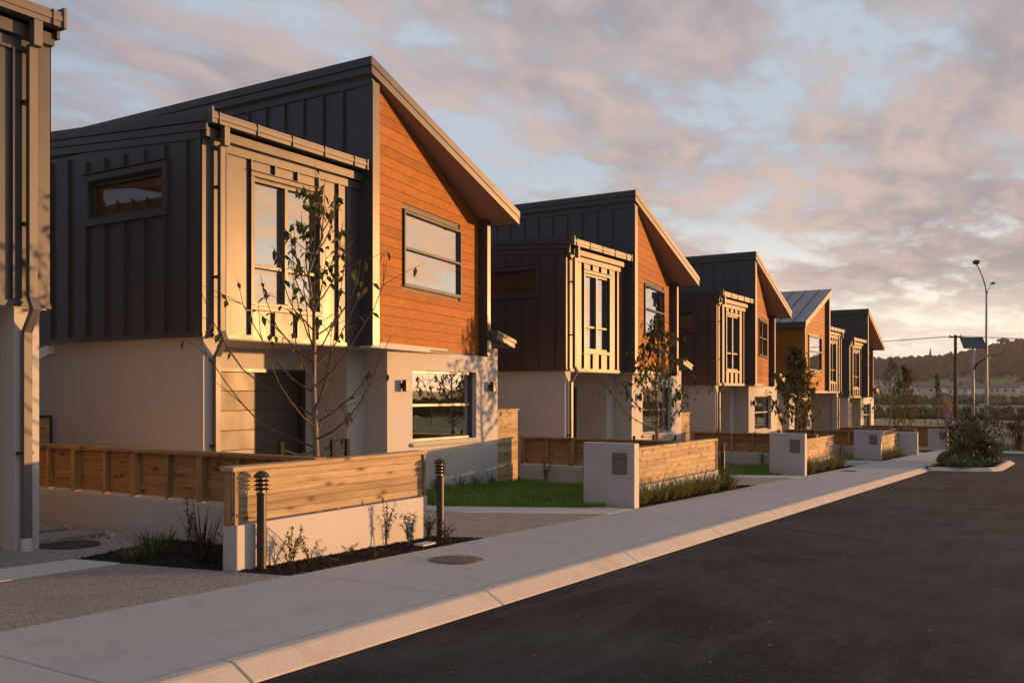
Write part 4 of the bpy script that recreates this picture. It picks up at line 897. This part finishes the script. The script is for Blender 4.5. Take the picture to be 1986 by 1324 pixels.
# tufts at the foot of the house and the boundary fence
for x, y in ((14.0, 10.9), (14.9, 10.95), (15.6, 10.9), (16.3, 10.95), (16.8, 10.9), (13.4, 10.85)):
    tuft(x, y, on(x), 'tuft', 'upright grass tuft at the foot of the lower window wall', 'grass tufts under the window', 0.42, 50, 0.09, 0.012, 0.3, 0.25)
for x, y in ((17.9, 10.2), (17.95, 9.2), (17.9, 8.3), (17.95, 7.7)):
    shrub(x, y, on(x), 0.62, 'loose young shrub against the boundary fence behind the widest lawn', 'young shrubs behind the widest lawn', 6, 12, 0.06, 'shrub', 0.28)
for dx, g in ((P_ - 0.1, 'second'), (2 * P_ - 0.2, 'third')):
    for x, y in ((17.9, 10.0), (17.9, 8.6), (17.9, 7.7)):
        shrub(x + dx, y, on(x + dx), 0.62, 'dark young shrub against the boundary fence of the ' + g + ' lawn', 'dark shrubs of the ' + g + ' lawn', 6, 10, 0.07, 'shrub', 0.3)
# planted strips
for dx, nn, lab in ((0, 15, 'first'), (P_ - 0.1, 14, 'second'), (2 * P_ - 0.4, 12, 'third')):
    for i in range(nn):
        x = 14.88 + dx + 5.1 * i / nn + R.uniform(-0.06, 0.06); y = 6.64 + R.uniform(-0.1, 0.12)
        tuft(x, y, on(x), 'lily', 'yellowing strap leaved lily in the ' + lab + ' planted strip', 'lilies in the ' + lab + ' planted strip', R.uniform(0.48, 0.66), 64, 0.11, 0.024, 0.35, 0.75, 'lily')
shrub(19.75, 6.66, on(19.7), 0.5, 'bushy shrub ending the first planted strip by the lone bollard', None, 9, 13, 0.06, 'shrub', 0.3)
shrub(30.8, 6.66, on(30.8), 0.5, 'bushy shrub ending the second planted strip', None, 9, 13, 0.07, 'shrub', 0.35)
# ---- trees
young_tree(8.40, 8.02, on(8.4), 4.45, 'young pear tree with bare lower branches in front of the charcoal garage', 11, True, nbr=38, lpb=9, spread=1.3, low=0.24, upright=0.68)
stakes(8.40, 8.02, on(8.4), 1.20, 'the pear tree before the charcoal garage', [(-0.45, 0.12), (0.25, -0.05), (0.46, -0.10)])
young_tree(19.85, 8.40, on(19.85), 3.95, 'young pear tree before the cedar tower of the first brown bay house', 23, nbr=40, lpb=11, spread=1.2, leafL=0.135, low=0.30)
stakes(19.85, 8.40, on(19.85), 1.10, 'the tree before the first brown bay house', [(-0.45, 0.35), (0.42, -0.30), (0.2, 0.15)])
young_tree(30.4, 8.0, on(30.4), 4.0, 'denser yellowing young tree before the cedar sided house', 37, lm='leaf_y', nbr=54, lpb=18, spread=1.05, leafL=0.165, low=0.30)
stakes(30.4, 8.0, on(30.4), 1.15, 'the yellowing tree', [(-0.45, 0.42), (0.45, -0.4), (0.1, -0.05)])
young_tree(44.8, 7.6, on(44.8), 4.4, 'thin sparse young tree before the last charcoal house', 41, nbr=26, lpb=6, spread=1.0, leafL=0.13, low=0.3)
stakes(44.8, 7.6, on(44.8), 1.2, 'the sparse tree', [(-0.5, 0.45), (0.5, -0.4)])
young_tree(53.4, 8.35, gz(53.4), 4.6, 'leafy young tree standing beyond the last houses', 53, lm='leaf_y', nbr=46, lpb=15, spread=1.05, leafL=0.17, low=0.22)
stakes(53.4, 8.35, gz(53.4), 1.25, 'the leafy tree beyond the houses', [(-0.4, 0.4), (0.4, -0.3)])
young_tree(60.5, 7.6, gz(60.5), 4.5, 'slender yellow sapling beside the purple banner', 59, lm='leaf_y', nbr=26, lpb=8, spread=0.55, leafL=0.15, low=0.35, upright=0.9)
stakes(60.5, 7.6, gz(60.5), 1.3, 'the slender sapling', [(-0.5, 0.35), (0.6, -0.5)])
# ---- kerbed island with shrubs
isl = [(32.2, 4.28), (32.75, 3.1), (33.3, 2.55), (34.1, 2.35), (40.2, 2.35), (41.0, 2.7), (41.3, 4.28)]
kerb_run(isl, tag(empty('kerb'), kind='structure'), 1, 1.5)
sheet('planting_bed', [(32.3, 4.5), (32.95, 3.25), (33.5, 2.78), (34.2, 2.62), (40.1, 2.62), (40.8, 2.9), (41.0, 4.5)], -0.02, 'mulch')
cover(36.6, 3.55, on(36.4), 4.0, 0.95, 0.85, 9500, 'low dense green cover planting filling the kerbed island', 'shrub', 0.11)
def bush(x, y, z, hgt, rad, label, seed, m='shrub_d', L=0.13, n=900, clumps=14, name='bush'):
    rr = random.Random(seed); t = tag(empty(name, (x, y, z)), label, 'bush'); tk = MB(); lf = MB(); base = 0.32 * hgt
    for c in range(clumps):
        a = rr.uniform(0, 6.28); r = rad * math.sqrt(rr.random()) * 0.8; zc = base + (hgt - base) * (0.2 + 0.8 * rr.random()) * (1 - 0.4 * (r / rad) ** 2); cpt = Vector((r * math.cos(a), r * math.sin(a), zc)); cr_ = rad * rr.uniform(0.26, 0.44)
        tk.tube([(0.02 * math.cos(a), 0.02 * math.sin(a), -0.1), (cpt.x * 0.3, cpt.y * 0.3, zc * 0.55), tuple(cpt)], [0.035, 0.02, 0.006], 5)
        for k in range(n // clumps):
            q = Vector((rr.gauss(0, 1), rr.gauss(0, 1), rr.gauss(0, 1))).normalized(); p = cpt + Vector((q.x, q.y, q.z * 0.8)) * cr_ * rr.uniform(0.55, 1.0)
            leaf(lf, p, (q + Vector((rr.uniform(-.5, .5), rr.uniform(-.5, .5), rr.uniform(-.1, .7)))), L * rr.uniform(0.7, 1.25), L * 0.42, 0.3, 0.3)
    tk.build('trunk', M['twig'], t); lf.build('crown', M[m], t); return t
bush(35.0, 3.55, on(35), 1.75, 0.8, 'dark glossy leaved bush on the near half of the kerbed island', 3)
bush(36.9, 3.35, on(36.9), 1.9, 0.95, 'largest dark bush in the middle of the kerbed island', 4, n=1200, clumps=18)
bush(38.9, 3.5, on(38.9), 2.25, 0.75, 'tall narrow dark bush at the back of the kerbed island', 5)
bush(35.6, 2.95, on(35.6), 0.95, 0.55, 'small dark bush at the kerb side of the island', 6, n=500, clumps=8)
bush(54.3, 3.0, gz(54.3), 2.1, 1.15, 'reddish brown bush on the verge across the cross street', 8, 'shrub_r', 0.16, 1300, 18)
bush(55.6, -0.2, gz(55.6), 1.9, 1.1, 'second reddish bush farther along the verge', 9, 'shrub_r', 0.16, 900, 14)
# tall verge grass across the cross street
mb = MB()
for i in range(5200):
    x, y = R.uniform(52.5, 59.5), R.uniform(-14, 6.5); blade(mb, (x, y, gz(x) - 0.02), R.uniform(0, 6.28), R.uniform(0.25, 0.7), 0.03, R.uniform(0.1, 0.5), R.uniform(0, 0.6), 2)
tag(mb.build('verge_grass', M['tuft']), 'long unmown grass on the verge across the cross street', 'grass', kind='stuff')
# ================================================================== FAR SIDE
def street_lamp(x, y, z):
    t = tag(empty('street_lamp', (x, y, z)), 'tall slender steel street lamp with two lantern arms above the fields', 'lamp post'); q = []
    pole = [(0, 0, 0), (0, 0, 4), (0, 0, 8), (0.0, 0, 11.6)]; MB().tube(pole, [0.16, 0.13, 0.10, 0.075], 12).build('pole', M['galv'], t, smooth=True)
    s, c = math.sin(math.radians(31.75)), math.cos(math.radians(31.75)); rt = Vector((s, -c, 0))
    a = [Vector((0, 0, 11.6)) + rt * (-0.85 * (k / 5) ** 1.6) + Vector((0, 0, 2.55 * k / 5)) for k in range(6)]; MB().tube(a, [0.07, 0.065, 0.06, 0.055, 0.05, 0.045], 8).build('arm', M['galv'], t, smooth=True)
    b = [Vector((0, 0, 11.4)) + rt * (0.45 * k / 3) + Vector((0, 0, 1.0 * (k / 3) ** 0.7)) for k in range(4)]; MB().tube(b, 0.035, 8).build('arm', M['galv'], t, smooth=True)
    MB().lathe([(0.06, -0.25), (0.30, -0.10), (0.32, 0.0), (0.28, 0.12), (0.1, 0.18)], tuple(a[-1] + Vector((0, 0, 0.15))), 14).build('lantern', M['black'], t)
    MB().lathe([(0.05, -0.14), (0.22, -0.05), (0.24, 0.0), (0.08, 0.12)], tuple(b[-1] + Vector((0, 0, 0.1)) + rt * 0.12), 12).build('lantern', M['galv'], t)
street_lamp(89.5, 7.42, -1.5)
def solar_lamp(x, y, z):
    t = tag(empty('solar_lamp', (x, y, z)), 'solar street light with tilted panel and curved arm beside the tall lamp', 'lamp post')
    s, c = math.sin(math.radians(31.75)), math.cos(math.radians(31.75)); rt = Vector((s, -c, 0)); fw = Vector((c, s, 0))
    MB().tube([(0, 0, 0), (0, 0, 3.3), (0, 0, 7.3)], [0.13, 0.13, 0.085], 12).build('pole', M['galv'], t, smooth=True)
    a = [Vector((0, 0, 5.1)) + rt * (2.3 * k / 6) + Vector((0, 0, 1.35 * (k / 6) ** 0.55)) for k in range(7)]; MB().tube(a[:5], [0.14, 0.10, 0.08, 0.06, 0.05], 8).build('arm', M['black'], t, smooth=True)
    mb = MB(); e = a[4]; f = a[6] + rt * 0.35 + Vector((0, 0, 0.06)); mb.prism([e - fw * 0.16, e + fw * 0.16, f + fw * 0.12, f - fw * 0.12], (0, 0, 0.10)); mb.build('lantern', M['black'], t)
    up = Vector((0, 0, 1)) * 0.8 + fw * 0.6; mb = MB(); o = Vector((0, 0, 7.35)); mb.prism([o - rt * 1.0 - up * 0.62, o + rt * 1.0 - up * 0.62, o + rt * 1.0 + up * 0.62, o - rt * 1.0 + up * 0.62], (-fw * 0.8 + Vector((0, 0, 0.6))) * 0.06); pn = mb.build('solar_panel', M['solar'], t)
    for k in (-0.33, 0.33): MB().tube([o + rt * k * 1.0 - up * 0.62 + fw * 0.01, o + rt * k * 1.0 + up * 0.62 + fw * 0.01], 0.02, 5).build('rail', M['galv'], pn)
solar_lamp(88.9, 8.40, -1.5)
def utility_pole(x, y, z, top, label):
    t = tag(empty('utility_pole', (x, y, z)), label, 'utility pole', 'utility poles'); MB().tube([(0, 0, -0.3), (0, 0, top)], [0.17, 0.13], 12).build('pole', M['pole'], t, smooth=True)
    MB().box(-0.06, 0.06, -0.55, 0.55, top - 0.25, top - 0.13).build('crossarm', M['pole'], t)
    for k in (-0.45, 0.45, 0.1): MB().lathe([(0.03, 0), (0.05, 0.06), (0.03, 0.1), (0.05, 0.14), (0.01, 0.18)], (0, k, top - 0.13), 8).build('insulator', M['letterbox'], t)
utility_pole(93.6, 10.29, -1.5, 8.35, 'dark timber utility pole carrying two thin wires over the fields')
utility_pole(75, 76, -1.7, 8.2, 'timber utility pole hidden behind the row of houses')
utility_pole(112, -55, -1.9, 8.4, 'timber utility pole out beyond the verge')
for k in (-0.45, 0.45):
    pole_pts = [(75, 76 + k, 6.4), (93.6, 10.29 + k, 6.75), (112, -55 + k, 6.4)]; pts = []
    for (p, q) in zip(pole_pts, pole_pts[1:]):
        for i in range(16): t = i / 16; pts.append((p[0] + (q[0] - p[0]) * t, p[1] + (q[1] - p[1]) * t, p[2] + (q[2] - p[2]) * t - 1.1 * 4 * t * (1 - t)))
    pts.append(pole_pts[-1]); tag(MB().tube(pts, 0.018, 5).build('power_line', M['black']), 'thin overhead wire sagging between the timber utility poles', 'wire', 'overhead wires')
def banner(x, y, z):
    t = tag(empty('banner_flag', (x, y, z)), 'purple feather banner with yellow emblem and white lettering beside the sapling', 'banner')
    s, c = math.sin(math.radians(31.75)), math.cos(math.radians(31.75)); rt = Vector((s, -c, 0)); fw = Vector((c, s, 0))
    def Q(a, b, d=0.0): return rt * a + Vector((0, 0, b)) - fw * d
    pole = [(0.46, 0.0), (0.42, 1.2), (0.33, 2.2), (0.16, 2.85), (-0.10, 3.06), (-0.30, 3.04)]
    MB().tube([Q(a, b) for a, b in pole], [0.02, 0.018, 0.015, 0.012, 0.01, 0.008], 8).build('pole', M['black'], t)
    lf = [(-0.02, 0.55), (-0.08, 1.3), (-0.20, 2.2), (-0.30, 2.80), (-0.32, 3.03)]
    outline = [(0.435, 0.55), (0.41, 1.2), (0.325, 2.2), (0.16, 2.84), (-0.10, 3.05)] + lf[::-1]
    MB().prism([Q(a, b, 0.0) for a, b in outline], fw * 0.006).build('cloth', M['banner'], t)
    for i in range(6):
        b = 2.72 - 0.15 * i; a = -0.22 + 0.075 * i; MB().prism([Q(a, b, 0.012), Q(a + 0.19, b + 0.17, 0.012), Q(a + 0.23, b + 0.06, 0.012), Q(a + 0.06, b - 0.12, 0.012)], -fw * 0.002).build('emblem', M['banner_y'], t)
    for i in range(9):
        b = 0.66 + 0.135 * i; a = 0.20 - 0.055 * i * 0.28; w = 0.11 if i % 3 else 0.15
        MB().prism([Q(a, b, 0.012), Q(a + w, b + 0.01, 0.012), Q(a + w, b + 0.085, 0.012), Q(a, b + 0.075, 0.012)], -fw * 0.002).build('letter', M['banner_w'], t)
    for i in range(8):
        b = 0.62 + 0.125 * i; a = 0.055 - 0.055 * i * 0.28; MB().prism([Q(a, b, 0.012), Q(a + 0.06, b, 0.012), Q(a + 0.06, b + 0.08, 0.012), Q(a, b + 0.08, 0.012)], -fw * 0.002).build('letter', M['banner_w'], t)
banner(65.6, 7.75, -1.50)
# post and rail fence along the field
t = tag(empty('fence', (70, 0, 0)), 'timber post and wire fence along the edge of the field', 'fence')
for i in range(46):
    y = -30 + 1.9 * i; x = 72 + 0.05 * y; MB().box(x - 70 - 0.06, x - 70 + 0.06, y - 0.06, y + 0.06, terrain(x, y) - 0.3, terrain(x, y) + R.uniform(1.05, 1.25)).build('post', M['pine_z'], t)
for hh in (0.35, 0.7, 1.0):
    MB().tube([(72 + 0.05 * y - 70, y, terrain(72 + 0.05 * y, y) + hh) for y in range(-30, 57, 6)], 0.02, 5).build('rail', M['galv'], t)
# scrub, woodland and houses across the valley
def blob(mb, c, rx, rz, rr, sub=((0.0, 1),)):
    n, m_ = 7, 4; i0 = len(mb.v)
    for k in range(m_ + 1):
        ph = math.pi * k / m_ - math.pi / 2
        for j in range(n):
            a = 6.283 * (j + 0.5 * (k % 2)) / n; q = rr.uniform(0.72, 1.18); mb.v.append((c[0] + rx * q * math.cos(ph) * math.cos(a), c[1] + rx * q * math.cos(ph) * math.sin(a), c[2] + rz * q * math.sin(ph)))
    for k in range(m_):
        for j in range(n): j2 = (j + 1) % n; mb.f.append((i0 + k * n + j, i0 + k * n + j2, i0 + (k + 1) * n + j2, i0 + (k + 1) * n + j))
rr = random.Random(5); wm = MB()
for i in range(5200):
    phi = math.radians(rr.uniform(-20, 32)); d = 600 + 420 * math.sqrt(rr.random()); x, y = d * math.cos(phi), d * math.sin(phi)
    if d < 720 and noise.noise(Vector((x * 0.02, y * 0.02, 5))) < 0.08: continue
    s = rr.uniform(2.2, 5.0); z = terrain(x, y)
    for q in range(3): blob(wm, (x + rr.uniform(-1, 1) * s * 0.6, y + rr.uniform(-1, 1) * s * 0.6, z + s * rr.uniform(0.6, 1.5)), s * rr.uniform(0.45, 0.8), s * rr.uniform(0.6, 1.0), rr)
tag(wm.build('woodland', M['wood_far']), 'dark wood covering the far hillside', 'woodland', kind='stuff')
wm = MB()
for i in range(1300):
    x = rr.uniform(150, 230); y = rr.uniform(-70, 110)
    if noise.noise(Vector((x * 0.03, y * 0.05, 9))) < -0.05: continue
    s = rr.uniform(0.6, 1.5); blob(wm, (x, y, terrain(x, y) + s * 0.6), s, s * 0.9, rr)
for i in range(500):
    x = rr.uniform(330, 370); y = rr.uniform(-90, 160); s = rr.uniform(0.8, 2.2); blob(wm, (x, y, terrain(x, y) + s * 0.6), s, s * 0.9, rr)
tag(wm.build('scrub', M['scrub']), 'brown scrub in bands across the valley floor', 'scrub', kind='stuff')
for i in range(16):
    phi = math.radians(2.4 + 10.5 * (i + rr.random() * 0.8) / 16); d = rr.uniform(500, 720); x, y = d * math.cos(phi), d * math.sin(phi); w, dp, hh = rr.uniform(7, 14), rr.uniform(6, 9), rr.uniform(2.6, 4.2)
    t = tag(empty('far_house', (x, y, terrain(x, y)), rr.uniform(1.2, 1.9)), 'small pale house among the trees across the valley', 'house', 'houses across the valley')
    MB().box(-w / 2, w / 2, -dp / 2, dp / 2, -2, hh).build('wall', M['far_wall'], t)
    MB().prism([(-w / 2 - 0.4, -dp / 2 - 0.4, hh), (-w / 2 - 0.4, dp / 2 + 0.4, hh), (-w / 2 - 0.4, 0, hh + 1.8)], (w + 0.8, 0, 0)).build('roof', M['far_roof'], t)
    for q in range(1 + i % 3): MB().box(-w / 2 + w * (q + 0.25 + 0.2 * rr.random()) / 3, -w / 2 + w * (q + 0.62) / 3, dp / 2, dp / 2 + 0.05, 0.9, 2.1).build('window', M['pane_far'], t)
def far_tree(x, y, hgt, label, kind):
    z = terrain(x, y); t = tag(empty('far_tree', (x, y, z)), label, 'tree'); MB().tube([(0, 0, -1), (0.4, 0.3, hgt * 0.5), (0, 0, hgt * 0.95)], [1.0, 0.8, 0.5], 7).build('trunk', M['pole'], t); lf = MB()
    if kind == 'flat':
        for i in range(34): a = rr.uniform(0, 6.28); r = hgt * 0.3 * math.sqrt(rr.random()); blob(lf, (r * math.cos(a), r * math.sin(a), hgt * (0.78 + 0.2 * rr.random()) - 0.5 * r), hgt * 0.10, hgt * 0.045, rr)
    else:
        for i in range(16): q = i / 16; blob(lf, (0, 0, hgt * (0.15 + 0.85 * q)), hgt * 0.16 * (1.05 - q), hgt * 0.06, rr)
    lf.build('crown', M['wood_far'], t)
for phi, lab, kind, hh in ((3.9, 'flat topped pine standing on the far ridge', 'flat', 17), (3.1, 'second flat topped pine on the far ridge beside the first', 'flat', 14), (7.55, 'pointed conifer rising above the far wood', 'cone', 17)):
    d = 985; far_tree(d * math.cos(math.radians(phi)), d * math.sin(math.radians(phi)), hh, lab, kind)

# tall shelter hedge on the far side of the fields across the street
hm = MB()
for i in range(1500):
    x = rr.uniform(-45, 200); y = -55 + rr.uniform(-1.6, 1.6); zz = rr.uniform(0.3, 1.0) ** 0.7; top = 2.5 + 0.6 * noise.noise(Vector((x * 0.12, 0, 0))); blob(hm, (x, y, terrain(x, y) + top * zz - 0.5), rr.uniform(0.7, 1.2), rr.uniform(0.6, 1.0), rr)
tag(hm.build('shelter_hedge', M['wood_far']), 'tall dark shelter hedge across the fields opposite the houses', 'hedge', kind='stuff')

# warm evening air
hz = bpy.data.materials.new('haze'); hz.use_nodes = True; nt = hz.node_tree; nt.nodes.clear(); o = nt.nodes.new('ShaderNodeOutputMaterial'); v = nt.nodes.new('ShaderNodeVolumePrincipled')
v.inputs['Color'].default_value = (0.92, 0.86, 0.80, 1); v.inputs['Density'].default_value = 0.00021; nt.links.new(v.outputs[0], o.inputs['Volume'])
tag(MB().box(-900, 1900, -620, 1250, -8, 95).build('haze', hz), 'thin warm evening haze over the valley', 'haze', kind='stuff')
